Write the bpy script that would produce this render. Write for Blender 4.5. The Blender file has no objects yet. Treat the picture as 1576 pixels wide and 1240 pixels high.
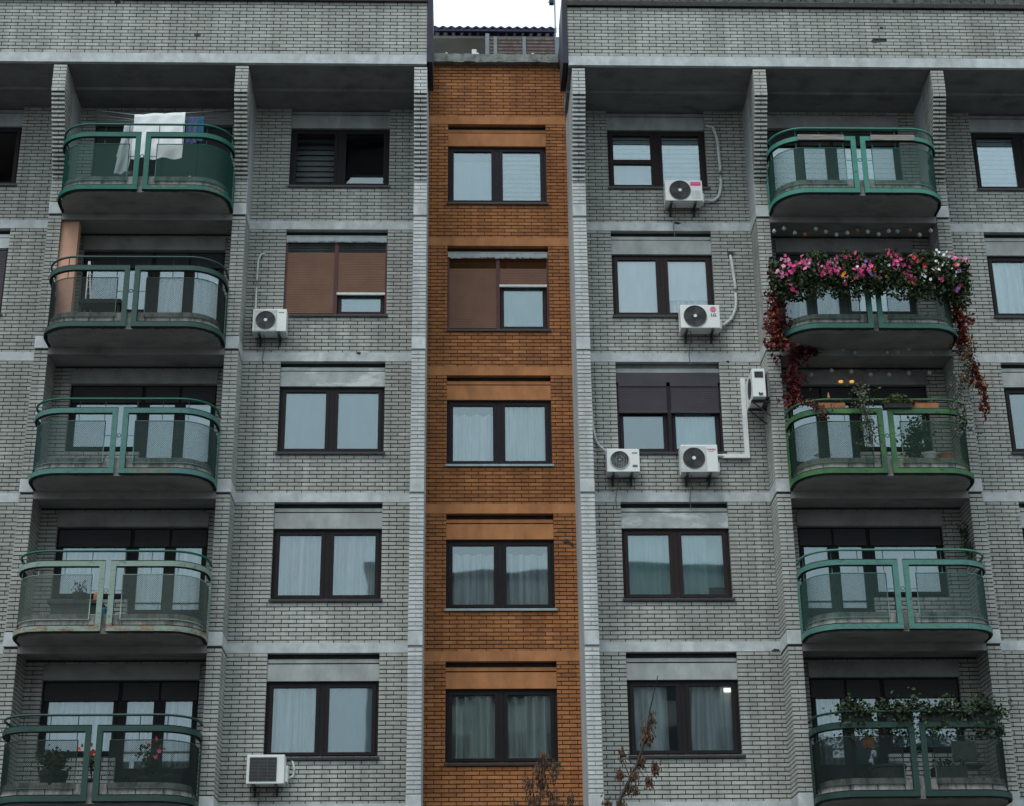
import bpy, bmesh, math, random
from mathutils import Vector, Matrix
random.seed(7)
scene = bpy.context.scene
COL = scene.collection
R = math.radians

# ------------------------------------------------------------------ camera
cam_d = bpy.data.cameras.new('camera'); cam = bpy.data.objects.new('camera', cam_d); COL.objects.link(cam)
scene.camera = cam
PITCH, ROLL, YAW = .3862, .0111, .0320
cp, sp, cy, sy, cr, sr = math.cos(PITCH), math.sin(PITCH), math.cos(YAW), math.sin(YAW), math.cos(ROLL), math.sin(ROLL)
fw = Vector((sy*cp, cy*cp, sp)); u = Vector((cy, -sy, 0)); w = Vector((-sp*sy, -sp*cy, cp))
rt = cr*u - sr*w; up = sr*u + cr*w
cam.matrix_world = Matrix(((rt.x, up.x, -fw.x, 0), (rt.y, up.y, -fw.y, 0), (rt.z, up.z, -fw.z, 1.6), (0, 0, 0, 1)))
cam_d.sensor_fit = 'HORIZONTAL'; cam_d.sensor_width = 36; cam_d.lens = 59.39
cam_d.clip_end = 900; cam_d.clip_start = .1

# ------------------------------------------------------------------ sky, sun, exposure
SUN_EL, SUN_AZ = R(61), R(213)
world = bpy.data.worlds.new('World'); scene.world = world; world.use_nodes = True
wn = world.node_tree.nodes; wl = world.node_tree.links
for n in list(wn): wn.remove(n)
sky = wn.new('ShaderNodeTexSky'); sky.sky_type = 'NISHITA'; sky.sun_disc = False
sky.sun_elevation = SUN_EL; sky.sun_rotation = SUN_AZ; sky.air_density = 1.0; sky.dust_density = 5.0; sky.ozone_density = 2.0
hsv = wn.new('ShaderNodeHueSaturation'); hsv.inputs['Saturation'].default_value = .50; hsv.inputs['Hue'].default_value = .47
bg = wn.new('ShaderNodeBackground'); bg.inputs['Strength'].default_value = .12
wo = wn.new('ShaderNodeOutputWorld')
deck = wn.new('ShaderNodeMix'); deck.data_type = 'RGBA'; deck.inputs[0].default_value = .85   # an even cloud deck over the clear sky
tcw = wn.new('ShaderNodeTexCoord'); sxyz = wn.new('ShaderNodeSeparateXYZ'); wl.new(tcw.outputs['Generated'], sxyz.inputs[0])
mr = wn.new('ShaderNodeMapRange'); mr.inputs[3].default_value = 1/3; mr.inputs[4].default_value = 1.0; wl.new(sxyz.outputs[2], mr.inputs[0])  # overcast: zenith three times the horizon
dk = wn.new('ShaderNodeMix'); dk.data_type = 'RGBA'; dk.blend_type = 'MULTIPLY'; dk.inputs[0].default_value = 1; dk.inputs[6].default_value = (14.7, 17.0, 18.2, 1); dk.clamp_result = False; dk.clamp_factor = False
wl.new(mr.outputs[0], dk.inputs[7]); wl.new(dk.outputs[2], deck.inputs[7])
wl.new(sky.outputs[0], hsv.inputs['Color']); wl.new(hsv.outputs[0], deck.inputs[6]); wl.new(deck.outputs[2], bg.inputs['Color']); wl.new(bg.outputs[0], wo.inputs['Surface'])
sun_d = bpy.data.lights.new('sun', 'SUN'); sun = bpy.data.objects.new('sun', sun_d); COL.objects.link(sun)
sun_d.energy = 1.4; sun_d.angle = R(26); sun_d.color = (1, .98, .95)
sdir = Vector((math.sin(SUN_AZ)*math.cos(SUN_EL), math.cos(SUN_AZ)*math.cos(SUN_EL), math.sin(SUN_EL)))
sun.rotation_euler = sdir.to_track_quat('Z', 'Y').to_euler(); sun.location = (-20, -30, 60)
scene.view_settings.view_transform = 'Standard'; scene.view_settings.look = 'None'
scene.view_settings.exposure = 0; scene.view_settings.gamma = 1; scene.view_settings.use_curve_mapping = False
scene.cycles.use_denoising = True
scene.cycles.max_bounces = 10; scene.cycles.transparent_max_bounces = 16; scene.cycles.diffuse_bounces = 4

# ------------------------------------------------------------------ dimensions (metres)
D = 28.636                     # pier fronts
BY, OY, TY = D+.66, D+1.32, D-.71   # grey bay walls, orange wall, parapet front
S = [17.254-2.8*i for i in range(7)]  # floor slab levels, top one first
CP, BH = 2.8/37, .0572         # brick course pitch, brick height
BP, BL = .268, .2525           # brick pitch, brick length
PX = [-11.30, -7.860, -4.376, -.9285, 2.132, 5.665, 9.157, 12.64]; PW = .249

# ------------------------------------------------------------------ helpers
WL = {}
def tag(o, label=None, cat=None, group=None, kind=None):
    if label: o['label'] = label
    if cat: o['category'] = cat
    if group: o['group'] = group
    if kind: o['kind'] = kind
    return o
def setp(o, parent):
    o.parent = parent
    o.matrix_parent_inverse = Matrix.Translation(-WL[parent.name])
def thing(name, loc, label, cat, group=None):
    o = bpy.data.objects.new(name, None); COL.objects.link(o); o.location = loc; o.empty_display_size = .2
    WL[o.name] = Vector(loc)
    return tag(o, label, cat, group)
def put(name, mesh, parent=None, loc=(0, 0, 0), mat=None, rot=None, scale=None):
    o = bpy.data.objects.new(name, mesh); COL.objects.link(o); o.location = loc
    if rot: o.rotation_euler = rot
    if scale: o.scale = scale
    WL[o.name] = Vector(loc)
    if parent: setp(o, parent)
    if mat:
        o.material_slots[0].link = 'OBJECT'; o.material_slots[0].material = mat
    return o

class MB:
    def __init__(s): s.v = []; s.f = []; s.m = []
    def quad(s, a, b, c, d, mi=0):
        i = len(s.v); s.v += [tuple(a), tuple(b), tuple(c), tuple(d)]; s.f.append((i, i+1, i+2, i+3)); s.m.append(mi)
    def tri(s, a, b, c, mi=0):
        i = len(s.v); s.v += [tuple(a), tuple(b), tuple(c)]; s.f.append((i, i+1, i+2)); s.m.append(mi)
    def box(s, x0, x1, y0, y1, z0, z1, mi=0):
        i = len(s.v)
        s.v += [(x0, y0, z0), (x1, y0, z0), (x1, y1, z0), (x0, y1, z0), (x0, y0, z1), (x1, y0, z1), (x1, y1, z1), (x0, y1, z1)]
        for q in ((0, 3, 2, 1), (4, 5, 6, 7), (0, 1, 5, 4), (1, 2, 6, 5), (2, 3, 7, 6), (3, 0, 4, 7)):
            s.f.append(tuple(i+k for k in q)); s.m.append(mi)
    def tube(s, pts, r, n=8, mi=0, cap=True, r2=None):
        pts = [Vector(p) for p in pts]; k = len(pts); i0 = len(s.v); ref = None
        for j, p in enumerate(pts):
            t = (pts[min(j+1, k-1)]-pts[max(j-1, 0)]).normalized()
            if ref is None: ref = Vector((0, 0, 1)) if abs(t.z) < .9 else Vector((1, 0, 0))
            a = t.cross(ref).normalized(); b = t.cross(a).normalized(); ref = b.cross(t) if False else ref
            rr = r if r2 is None else r+(r2-r)*j/(k-1)
            for q in range(n):
                an = 2*math.pi*q/n; s.v.append(tuple(p+a*math.cos(an)*rr+b*math.sin(an)*rr))
        for j in range(k-1):
            for q in range(n):
                s.f.append((i0+j*n+q, i0+j*n+(q+1) % n, i0+(j+1)*n+(q+1) % n, i0+(j+1)*n+q)); s.m.append(mi)
        if cap:
            s.f.append(tuple(i0+q for q in range(n))); s.m.append(mi)
            s.f.append(tuple(i0+(k-1)*n+q for q in reversed(range(n)))); s.m.append(mi)
    def lathe(s, prof, c=(0, 0, 0), n=20, mi=0):
        i0 = len(s.v); k = len(prof)
        for r, z in prof:
            for q in range(n):
                a = 2*math.pi*q/n; s.v.append((c[0]+r*math.cos(a), c[1]+r*math.sin(a), c[2]+z))
        for j in range(k-1):
            for q in range(n):
                s.f.append((i0+j*n+q, i0+j*n+(q+1) % n, i0+(j+1)*n+(q+1) % n, i0+(j+1)*n+q)); s.m.append(mi)
    def disc(s, c, r, n=24, mi=0):      # faces -Y
        i0 = len(s.v)
        for q in range(n):
            a = 2*math.pi*q/n; s.v.append((c[0]+r*math.cos(a), c[1], c[2]+r*math.sin(a)))
        s.f.append(tuple(i0+q for q in range(n))); s.m.append(mi)
    def ring(s, c, r, t, n=28, m=6, mi=0):   # torus in the XZ plane
        pts = [(c[0]+r*math.cos(2*math.pi*q/n), c[1], c[2]+r*math.sin(2*math.pi*q/n)) for q in range(n)]
        i0 = len(s.v)
        for q in range(n):
            a = 2*math.pi*q/n
            for j in range(m):
                b = 2*math.pi*j/m; rr = r+t*math.cos(b)
                s.v.append((c[0]+rr*math.cos(a), c[1]+t*math.sin(b), c[2]+rr*math.sin(a)))
        for q in range(n):
            for j in range(m):
                s.f.append((i0+q*m+j, i0+q*m+(j+1) % m, i0+((q+1) % n)*m+(j+1) % m, i0+((q+1) % n)*m+j)); s.m.append(mi)
    def leaf(s, c, size, mi=0, rnd=random, droop=.0):
        c = Vector(c); d = Vector((rnd.gauss(0, 1), rnd.gauss(0, 1), rnd.gauss(-droop, 1)))
        if d.length < .01: d = Vector((1, 0, 0))
        d.normalize(); e = d.cross(Vector((rnd.gauss(0, 1), rnd.gauss(0, 1), rnd.gauss(0, 1))))
        if e.length < .01: e = d.orthogonal()
        e.normalize(); n = d.cross(e); L = size*rnd.uniform(.7, 1.3); W = L*.36
        a = c-d*L*.5; b = c+d*L*.5; m = c+n*L*.1
        s.tri(a, m+e*W, b, mi); s.tri(a, b, m-e*W, mi)
    def mesh(s, name, mats, smooth=False):
        me = bpy.data.meshes.new(name); me.from_pydata(s.v, [], s.f)
        for m in (mats if isinstance(mats, (list, tuple)) else [mats]): me.materials.append(m)
        if any(s.m): me.polygons.foreach_set('material_index', s.m)
        if smooth: me.polygons.foreach_set('use_smooth', [True]*len(me.polygons))
        me.update(); return me
    def put(s, name, mats, parent=None, smooth=False, loc=(0, 0, 0)):
        return put(name, s.mesh(name, mats, smooth), parent, loc)
def bev(mb, name, mats, width=.01, seg=2):
    me = mb.mesh(name, mats); bm = bmesh.new(); bm.from_mesh(me)
    bmesh.ops.remove_doubles(bm, verts=bm.verts, dist=1e-5)
    bmesh.ops.bevel(bm, geom=bm.edges[:], offset=width, segments=seg, affect='EDGES', profile=.6)
    bm.to_mesh(me); bm.free(); return me

# ------------------------------------------------------------------ materials
def nodes(name):
    m = bpy.data.materials.new(name); m.use_nodes = True; nt = m.node_tree
    b = nt.nodes['Principled BSDF']; return m, nt, b
def mixc(nt, fac, a, b, blend='MIX'):
    n = nt.nodes.new('ShaderNodeMix'); n.data_type = 'RGBA'; n.blend_type = blend; n.clamp_factor = True
    for sock, v in ((n.inputs[0], fac), (n.inputs[6], a), (n.inputs[7], b)):
        if isinstance(v, bpy.types.NodeSocket): nt.links.new(v, sock)
        elif isinstance(v, (int, float)): sock.default_value = v if sock.type == 'VALUE' else (v, v, v, 1)
        else: sock.default_value = (*v, 1)
    return n.outputs[2]
def wpos(nt, stretch=(1, 1, 1)):
    g = nt.nodes.new('ShaderNodeNewGeometry'); mp = nt.nodes.new('ShaderNodeMapping'); mp.inputs['Scale'].default_value = stretch
    nt.links.new(g.outputs['Position'], mp.inputs['Vector']); return mp.outputs[0]
def noise(nt, scale, stretch=(1, 1, 1), detail=4, lo=.3, hi=.7, rough=.55):
    n = nt.nodes.new('ShaderNodeTexNoise'); n.inputs['Scale'].default_value = scale; n.inputs['Detail'].default_value = detail
    n.inputs['Roughness'].default_value = rough
    nt.links.new(wpos(nt, stretch), n.inputs['Vector'])
    r = nt.nodes.new('ShaderNodeMapRange'); r.inputs[1].default_value = lo; r.inputs[2].default_value = hi; r.clamp = True
    nt.links.new(n.outputs['Fac'], r.inputs[0]); return r.outputs[0]
def bump(nt, b, scale, strength, dist=.01):
    n = nt.nodes.new('ShaderNodeTexNoise'); n.inputs['Scale'].default_value = scale; n.inputs['Detail'].default_value = 5
    nt.links.new(wpos(nt), n.inputs['Vector'])
    k = nt.nodes.new('ShaderNodeBump'); k.inputs['Strength'].default_value = strength; k.inputs['Distance'].default_value = dist
    nt.links.new(n.outputs['Fac'], k.inputs['Height']); nt.links.new(k.outputs[0], b.inputs['Normal'])
def mat(name, c, rough=.8, var=.25, scale=6, stretch=(1, 1, 1), c2=None, metal=0, spec=.3, stain=None, bmp=None):
    m, nt, b = nodes(name)
    lo = tuple(x*(1-var) for x in c); hi = c2 if c2 else tuple(min(1, x*(1+var)) for x in c)
    col = mixc(nt, noise(nt, scale, stretch), lo, hi)
    if stain:
        sc, st, lo_, hi_, amt, scol = stain
        f = nt.nodes.new('ShaderNodeMath'); f.operation = 'MULTIPLY'; f.inputs[1].default_value = amt
        nt.links.new(noise(nt, sc, st, 6, lo_, hi_, .65), f.inputs[0])
        col = mixc(nt, f.outputs[0], col, scol)
    nt.links.new(col, b.inputs['Base Color']); b.inputs['Roughness'].default_value = rough; b.inputs['Metallic'].default_value = metal
    b.inputs['Specular IOR Level'].default_value = spec
    if bmp: bump(nt, b, *bmp)
    return m
def brickmat(name, cols, single, dirt, dirtamt=.5, big=(.75, 1.12)):
    m, nt, b = nodes(name)
    if single:
        src = nt.nodes.new('ShaderNodeObjectInfo').outputs['Random']
    else:
        src = nt.nodes.new('ShaderNodeNewGeometry').outputs['Random Per Island']
    cr_ = nt.nodes.new('ShaderNodeValToRGB'); e = cr_.color_ramp.elements
    while len(e) < len(cols): e.new(.5)
    for i, c in enumerate(cols): e[i].position = i/(len(cols)-1); e[i].color = (*c, 1)
    nt.links.new(src, cr_.inputs[0])
    col = mixc(nt, 1.0, cr_.outputs[0], mixc(nt, noise(nt, 55, detail=3), (.82,)*3, (1.1,)*3), 'MULTIPLY')
    col = mixc(nt, 1.0, col, mixc(nt, noise(nt, .55, (1, 1, .35), 5), (big[0],)*3, (big[1],)*3), 'MULTIPLY')
    f = nt.nodes.new('ShaderNodeMath'); f.operation = 'MULTIPLY'; f.inputs[1].default_value = dirtamt
    nt.links.new(noise(nt, 1.6, (1.4, 1.4, .5), 8, .52, .78, .7), f.inputs[0])
    col = mixc(nt, f.outputs[0], col, dirt)
    col = mixc(nt, 1.0, col, mixc(nt, noise(nt, 1.0, (5.5, 5.5, .22), 5, .38, .68, .6), (.82,)*3, (1.05,)*3), 'MULTIPLY')   # rain streaks
    nt.links.new(col, b.inputs['Base Color']); b.inputs['Roughness'].default_value = .82; b.inputs['Specular IOR Level'].default_value = .25
    bump(nt, b, 90, .35, .004); return m
GREY = [(.375, .39, .365), (.435, .45, .42), (.47, .485, .45), (.405, .42, .395), (.525, .54, .505)]
WHITE = [(.50, .52, .515), (.60, .625, .62), (.55, .57, .565), (.66, .685, .68)]
ORAN = [(.40, .160, .060), (.49, .205, .078), (.44, .180, .066), (.34, .135, .056), (.55, .245, .105)]
M = {}
M['grey1'] = brickmat('grey_brick_single', GREY, True, (.15, .15, .14), .38); M['grey'] = brickmat('grey_brick', GREY, False, (.15, .15, .14), .38)
M['white'] = brickmat('white_brick', WHITE, False, (.28, .28, .26), .4, (.88, 1.06))
M['oran1'] = brickmat('orange_brick_single', ORAN, True, (.12, .062, .036), .6); M['oran'] = brickmat('orange_brick', ORAN, False, (.12, .062, .036), .6)
M['mortar'] = mat('dark_mortar', (.045, .046, .045), .95, .3, 20)
M['omortar'] = mat('brown_mortar', (.075, .045, .028), .95, .3, 20)
M['plaster'] = mat('pale_plaster', (.48, .515, .525), .85, .16, 5, stain=(2.6, (1, 1, .35), .48, .72, .55, (.25, .25, .24)), bmp=(30, .2))
M['peel'] = mat('peeling_plaster', (.35, .385, .385), .85, .16, 5, stain=(1.9, (1, 1, 2.6), .50, .60, .62, (.66, .68, .67)), bmp=(30, .2))
M['panel'] = mat('lintel_paint', (.34, .365, .36), .85, .22, 3, (1, 1, .6), stain=(2.2, (1.2, 1, .35), .48, .72, .55, (.2, .2, .19)))
M['opanel'] = mat('orange_paint', (.42, .185, .078), .85, .2, 4, (1, 1, .6), stain=(1.8, (1.2, 1, .4), .52, .75, .5, (.16, .075, .035)))
M['rplaster'] = mat('side_plaster', (.40, .43, .44), .9, .15, 3, (1, 1, .3), stain=(1.5, (1, 1, .3), .5, .75, .5, (.16, .16, .16)))
M['soffit'] = mat('soffit_concrete', (.28, .28, .275), .92, .12, 2, stain=(1.6, (1, 1.6, 1), .48, .7, .5, (.08, .08, .08)), bmp=(25, .2))
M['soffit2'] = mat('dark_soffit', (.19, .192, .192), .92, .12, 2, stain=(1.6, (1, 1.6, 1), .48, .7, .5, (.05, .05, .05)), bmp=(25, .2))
M['edge'] = mat('slab_edge_concrete', (.30, .295, .275), .92, .25, 5, stain=(5, (1.5, 1.5, .6), .45, .62, .75, (.07, .075, .065)), bmp=(40, .5))
M['frame'] = mat('dark_window_frame', (.011, .009, .011), .6, .25, 10, spec=.2)
M['bframe'] = mat('brown_window_frame', (.020, .012, .013), .6, .25, 10, spec=.2)
M['pframe'] = mat('plum_window_frame', (.014, .010, .015), .6, .2, 10, spec=.2)
M['room'] = mat('room_wall', (.20, .19, .18), .95, .2, 1)
M['sill'] = mat('dark_metal_sill', (.02, .02, .023), .45, .2, 8, metal=.0, spec=.5)
M['wsill'] = mat('pale_metal_sill', (.30, .36, .38), .4, .2, 8, metal=.3)
M['shut'] = mat('brown_shutter', (.165, .082, .050), .6, .12, 3)
M['dshut'] = mat('plum_shutter', (.050, .042, .055), .6, .12, 3)
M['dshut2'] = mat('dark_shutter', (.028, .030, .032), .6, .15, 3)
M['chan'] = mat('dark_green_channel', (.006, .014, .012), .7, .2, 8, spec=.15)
M['recess'] = mat('dirty_recess', (.075, .08, .08), .9, .2, 8)  # shade of the lintel recess put into a darker colour
M['maroon'] = mat('maroon_rail', (.075, .022, .022), .5, .2, 8)
M['whitep'] = mat('white_plastic', (.72, .74, .73), .45, .06, 3, stain=(4, (1, 1, .4), .55, .8, .3, (.35, .34, .3)), spec=.4)
M['dgrey'] = mat('dark_grille', (.022, .023, .024), .5, .2, 10)
M['dgrey2'] = mat('fan_plastic', (.045, .047, .047), .5, .2, 10)
M['mgrey'] = mat('grey_plastic', (.12, .125, .125), .5, .2, 10)
M['steel'] = mat('bracket_steel', (.05, .05, .052), .5, .3, 20, metal=.5)
M['pipe'] = mat('pipe_lagging', (.50, .53, .52), .6, .15, 9)
M['pink'] = mat('pink_sticker', (.70, .06, .22), .5, .1, 9)
M['red'] = mat('red_print', (.50, .09, .10), .5, .1, 9)
M['black'] = mat('black_print', (.03, .03, .035), .5, .1, 9)
M['navy'] = mat('navy_flashing', (.012, .013, .030), .5, .3, 6)
M['blue'] = mat('blue_sheet', (.006, .009, .048), .45, .15, 4)
M['coping'] = mat('dark_coping', (.030, .028, .028), .7, .35, 8)
M['moss'] = mat('mossy_roofing', (.085, .092, .085), .95, .5, 9, bmp=(14, .8, .03))
M['gpost'] = mat('grey_steel_post', (.15, .19, .21), .5, .15, 9, metal=.3)
M['wood'] = mat('weathered_wood', (.33, .31, .29), .85, .35, 12, (.4, 1, 4), bmp=(40, .3))
M['wood2'] = mat('grey_plank_wood', (.23, .22, .205), .85, .4, 12, (.4, 1, 4), bmp=(40, .3))
M['owood'] = mat('orange_planter', (.28, .115, .045), .7, .2, 10)
M['terra'] = mat('terracotta', (.38, .17, .085), .8, .15, 10)
M['potw'] = mat('white_pot', (.62, .64, .62), .5, .1, 10)
M['potd'] = mat('dark_pot', (.022, .024, .024), .6, .2, 10)
M['potg'] = mat('green_grey_pot', (.05, .065, .06), .6, .2, 10)
M['towel'] = mat('white_towel', (.74, .77, .78), .95, .06, 12, bmp=(120, .3))
M['gcloth'] = mat('grey_cloth', (.42, .46, .48), .95, .15, 12)
M['bcloth'] = mat('blue_cloth', (.06, .085, .17), .95, .5, 14, (6, 1, .5))
M['bcloth2'] = mat('teal_blue_cloth', (.02, .10, .19), .95, .2, 10)
M['line'] = mat('line_cord', (.42, .44, .44), .8, .1, 5)
M['peach'] = mat('peach_paint', (.62, .36, .26), .85, .1, 3)
M['lgt'] = mat('string_bulb', (.42, .46, .45), .35, .1, 9, spec=.5)
M['lgto'] = mat('orange_bulb', (.35, .12, .03), .35, .1, 9, spec=.5)
M['bark'] = mat('bark', (.045, .035, .03), .9, .3, 30)
M['seed'] = mat('dry_seeds', (.095, .055, .036), .85, .45, 14)
M['leafd'] = mat('dark_leaf', (.022, .040, .018), .7, .5, 11)
M['leafg'] = mat('green_leaf', (.035, .062, .022), .7, .45, 11)
M['leafy'] = mat('moss_leaf', (.075, .085, .025), .75, .4, 11)
M['leafs'] = mat('silver_leaf', (.115, .13, .105), .8, .4, 11)
M['ivyr'] = mat('red_ivy_leaf', (.14, .022, .021), .7, .55, 9)
M['ivyo'] = mat('orange_ivy_leaf', (.25, .072, .020), .7, .45, 9)
M['ivym'] = mat('maroon_ivy_leaf', (.085, .014, .026), .7, .4, 9)
for k, c in dict(fpink=(.78, .10, .30), flpink=(.80, .30, .48), fwhite=(.72, .74, .74), forange=(.70, .22, .02), fpurple=(.30, .13, .55), fred=(.55, .035, .06), fcoral=(.72, .10, .09)).items():
    M[k] = mat('petal_'+k[1:], c, .7, .12, 20)
M['grass'] = mat('forecourt', (.05, .05, .047), .95, .4, .6, stain=(.15, (1, 1, 1), .45, .6, .5, (.09, .085, .07)))
M['asph'] = mat('asphalt', (.055, .055, .055), .92, .2, 3)
M['conc'] = mat('opposite_concrete', (.24, .24, .22), .9, .15, 1, stain=(.4, (1, 1, .3), .5, .75, .4, (.15, .15, .14)))
M['lace'] = None
def paint(name, c, rust=0.0, c2=None, x0=-9., x1=9.):
    """rail paint; rust eats the lower bar only, between x0 and x1 of the balcony"""
    m, nt, b = nodes(name); col = mixc(nt, noise(nt, 3), tuple(v*.88 for v in c), c2 or tuple(v*1.12 for v in c))
    col = mixc(nt, noise(nt, 8, (1, 1, 1.6), 7, .54, .66, .7), col, tuple(v*.45+.012 for v in c))
    col = mixc(nt, noise(nt, 21, (1, 1, 1), 5, .66, .69, .7), col, tuple(min(1, v*1.3+.06) for v in c))
    if rust:
        tc = nt.nodes.new('ShaderNodeTexCoord'); sp_ = nt.nodes.new('ShaderNodeSeparateXYZ'); nt.links.new(tc.outputs['Object'], sp_.inputs[0])
        def cmp(out, v, op):
            n = nt.nodes.new('ShaderNodeMath'); n.operation = op; nt.links.new(out, n.inputs[0]); n.inputs[1].default_value = v; return n.outputs[0]
        def mul(p, q):
            n = nt.nodes.new('ShaderNodeMath'); n.operation = 'MULTIPLY'; nt.links.new(p, n.inputs[0]); nt.links.new(q, n.inputs[1]); return n.outputs[0]
        f = mul(mul(cmp(sp_.outputs[2], .05, 'LESS_THAN'), cmp(sp_.outputs[0], x0, 'GREATER_THAN')), cmp(sp_.outputs[0], x1, 'LESS_THAN'))
        f = mul(f, noise(nt, 6, (.7, .7, 2.6), 7, .62-rust*.2, .70-rust*.14, .7))
        col = mixc(nt, f, col, mixc(nt, noise(nt, 25), (.13, .05, .025), (.36, .15, .07)))
    nt.links.new(col, b.inputs['Base Color']); b.inputs['Roughness'].default_value = .5; b.inputs['Specular IOR Level'].default_value = .35
    return m
def cloth(name, c, alpha=0., trans=.35, gather=0.):
    m, nt, b = nodes(name); nt.nodes.remove(b); out = nt.nodes['Material Output']
    d = nt.nodes.new('ShaderNodeBsdfDiffuse'); t = nt.nodes.new('ShaderNodeBsdfTranslucent')
    col = mixc(nt, noise(nt, 7, (1, 1, .3)), tuple(x*.9 for x in c), tuple(min(1, x*1.08) for x in c))
    nt.links.new(col, d.inputs[0]); nt.links.new(col, t.inputs[0])
    mx = nt.nodes.new('ShaderNodeMixShader'); mx.inputs[0].default_value = trans
    nt.links.new(d.outputs[0], mx.inputs[1]); nt.links.new(t.outputs[0], mx.inputs[2]); last = mx
    if alpha:
        tr = nt.nodes.new('ShaderNodeBsdfTransparent'); m2 = nt.nodes.new('ShaderNodeMixShader'); m2.inputs[0].default_value = alpha
        nt.links.new(mx.outputs[0], m2.inputs[1]); nt.links.new(tr.outputs[0], m2.inputs[2]); last = m2
        if gather:
            f = nt.nodes.new('ShaderNodeMath'); f.operation = 'MULTIPLY_ADD'; f.inputs[1].default_value = gather; f.inputs[2].default_value = alpha
            nt.links.new(noise(nt, 1.0, (17, .01, .35), 3, .42, .62), f.inputs[0]); nt.links.new(f.outputs[0], m2.inputs[0])
    nt.links.new(last.outputs[0], out.inputs[0]); return m
M['curt'] = cloth('sheer_curtain', (.90, .93, .94), .02, .12, .36)
M['curtp'] = cloth('pleated_curtain', (.90, .91, .85), .02, .1, .45)
M['curtt'] = cloth('teal_sheer', (.60, .82, .80), .02, .12, .12)
M['blindp'] = cloth('pale_blind', (.30, .41, .44), 0, .2)
M['blindw'] = cloth('white_blind', (.93, .94, .94), 0, .2)
M['slat'] = cloth('blind_slat', (.52, .57, .58), 0, .2)
M['dslat'] = cloth('dark_blind_slat', (.30, .32, .32), 0, .1)
M['fringe'] = cloth('awning_fringe', (.42, .48, .50), 0, .2)
M['net'] = cloth('dark_net', (.10, .115, .115), .15)
def glassmat(name, tint=(.93, .965, .97), k=2.6, add=.035):
    m, nt, b = nodes(name); nt.nodes.remove(b); out = nt.nodes['Material Output']
    tr = nt.nodes.new('ShaderNodeBsdfTransparent'); tr.inputs[0].default_value = (*tint, 1)
    gl = nt.nodes.new('ShaderNodeBsdfGlossy'); gl.inputs['Roughness'].default_value = .02; gl.inputs[0].default_value = (.80, .94, 1, 1)
    fr = nt.nodes.new('ShaderNodeFresnel'); fr.inputs[0].default_value = 1.52
    ma = nt.nodes.new('ShaderNodeMath'); ma.operation = 'MULTIPLY_ADD'; ma.inputs[1].default_value = k; ma.inputs[2].default_value = add; ma.use_clamp = True
    nt.links.new(fr.outputs[0], ma.inputs[0])
    n = nt.nodes.new('ShaderNodeTexNoise'); n.inputs['Scale'].default_value = 1.1; n.inputs['Detail'].default_value = 1
    nt.links.new(wpos(nt), n.inputs['Vector'])
    bp_ = nt.nodes.new('ShaderNodeBump'); bp_.inputs['Strength'].default_value = .06; bp_.inputs['Distance'].default_value = .03
    nt.links.new(n.outputs['Fac'], bp_.inputs['Height']); nt.links.new(bp_.outputs[0], gl.inputs['Normal'])
    mx = nt.nodes.new('ShaderNodeMixShader'); nt.links.new(ma.outputs[0], mx.inputs[0])
    nt.links.new(tr.outputs[0], mx.inputs[1]); nt.links.new(gl.outputs[0], mx.inputs[2]); nt.links.new(mx.outputs[0], out.inputs[0]); return m
M['glass'] = glassmat('window_glass'); M['clear'] = glassmat('clear_glass', (.95, .97, .97))
def emit(name, c, s):
    m, nt, b = nodes(name); b.inputs['Emission Color'].default_value = (*c, 1); b.inputs['Emission Strength'].default_value = s; return m
M['lamp'] = emit('lit_lamp', (1, .97, .85), 1.6)
M['lampy'] = emit('lit_yellow_lamp', (1, .50, .04), .75)

# ------------------------------------------------------------------ ground
g = MB(); g.quad((-300, -300, 0), (300, -300, 0), (300, 300, 0), (-300, 300, 0)); tag(g.put('ground', M['grass']), kind='structure')
g = MB(); g.box(-120, 120, -14, 2, -.2, .004); tag(g.put('road', M['asph']), kind='structure')
g = MB(); g.box(-120, 120, 2, 4.2, -.2, .13); g.box(-120, 120, 4.2, 4.35, -.2, .16); tag(g.put('pavement', M['conc']), kind='structure')

# ------------------------------------------------------------------ bricks
def courses(z0, z1):
    k = math.floor((z0-S[0])/CP)
    while True:
        a = S[0]+k*CP; b = a+BH
        if a > z1: return
        if b > z0+.01 and a < z1-.01: yield k, max(a, z0), min(b, z1)
        k += 1
def lay(x0, x1, z0, z1, holes, phase=0.):
    """running bond: list of (xa, xb, za, zb)"""
    out = []
    for k, za, zb in courses(z0, z1):
        zc = (za+zb)/2; iv = [(x0, x1)]
        for hx0, hx1, hz0, hz1 in holes:
            if hz0 < zc < hz1:
                n = []
                for a, b in iv:
                    if hx1 <= a or hx0 >= b: n.append((a, b)); continue
                    if hx0 > a: n.append((a, hx0))
                    if hx1 < b: n.append((hx1, b))
                iv = n
        off = phase+(BP/2 if k % 2 else 0)
        for a, b in iv:
            cuts = [a]; q = math.ceil((a-off)/BP-1e-6)
            while off+q*BP < b:
                c = off+q*BP
                if c-cuts[-1] > .055 and b-c > .055: cuts.append(c)
                q += 1
            cuts.append(b+(BP-BL))
            for i in range(len(cuts)-1):
                out.append((cuts[i]+(0 if i == 0 else 0), cuts[i+1]-(BP-BL), za, zb))
    return out
def minus(rects, holes):
    """split rectangles (x0,x1,z0,z1) round the openings"""
    for hx0, hx1, hz0, hz1 in holes:
        n = []
        for a, b, c, d in rects:
            if hx1 <= a or hx0 >= b or hz1 <= c or hz0 >= d: n.append((a, b, c, d)); continue
            if hx0 > a: n.append((a, hx0, c, d))
            if hx1 < b: n.append((hx1, b, c, d))
            xa, xb = max(a, hx0), min(b, hx1)
            if hz0 > c: n.append((xa, xb, c, hz0))
            if hz1 < d: n.append((xa, xb, hz1, d))
        rects = n
    return rects
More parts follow.
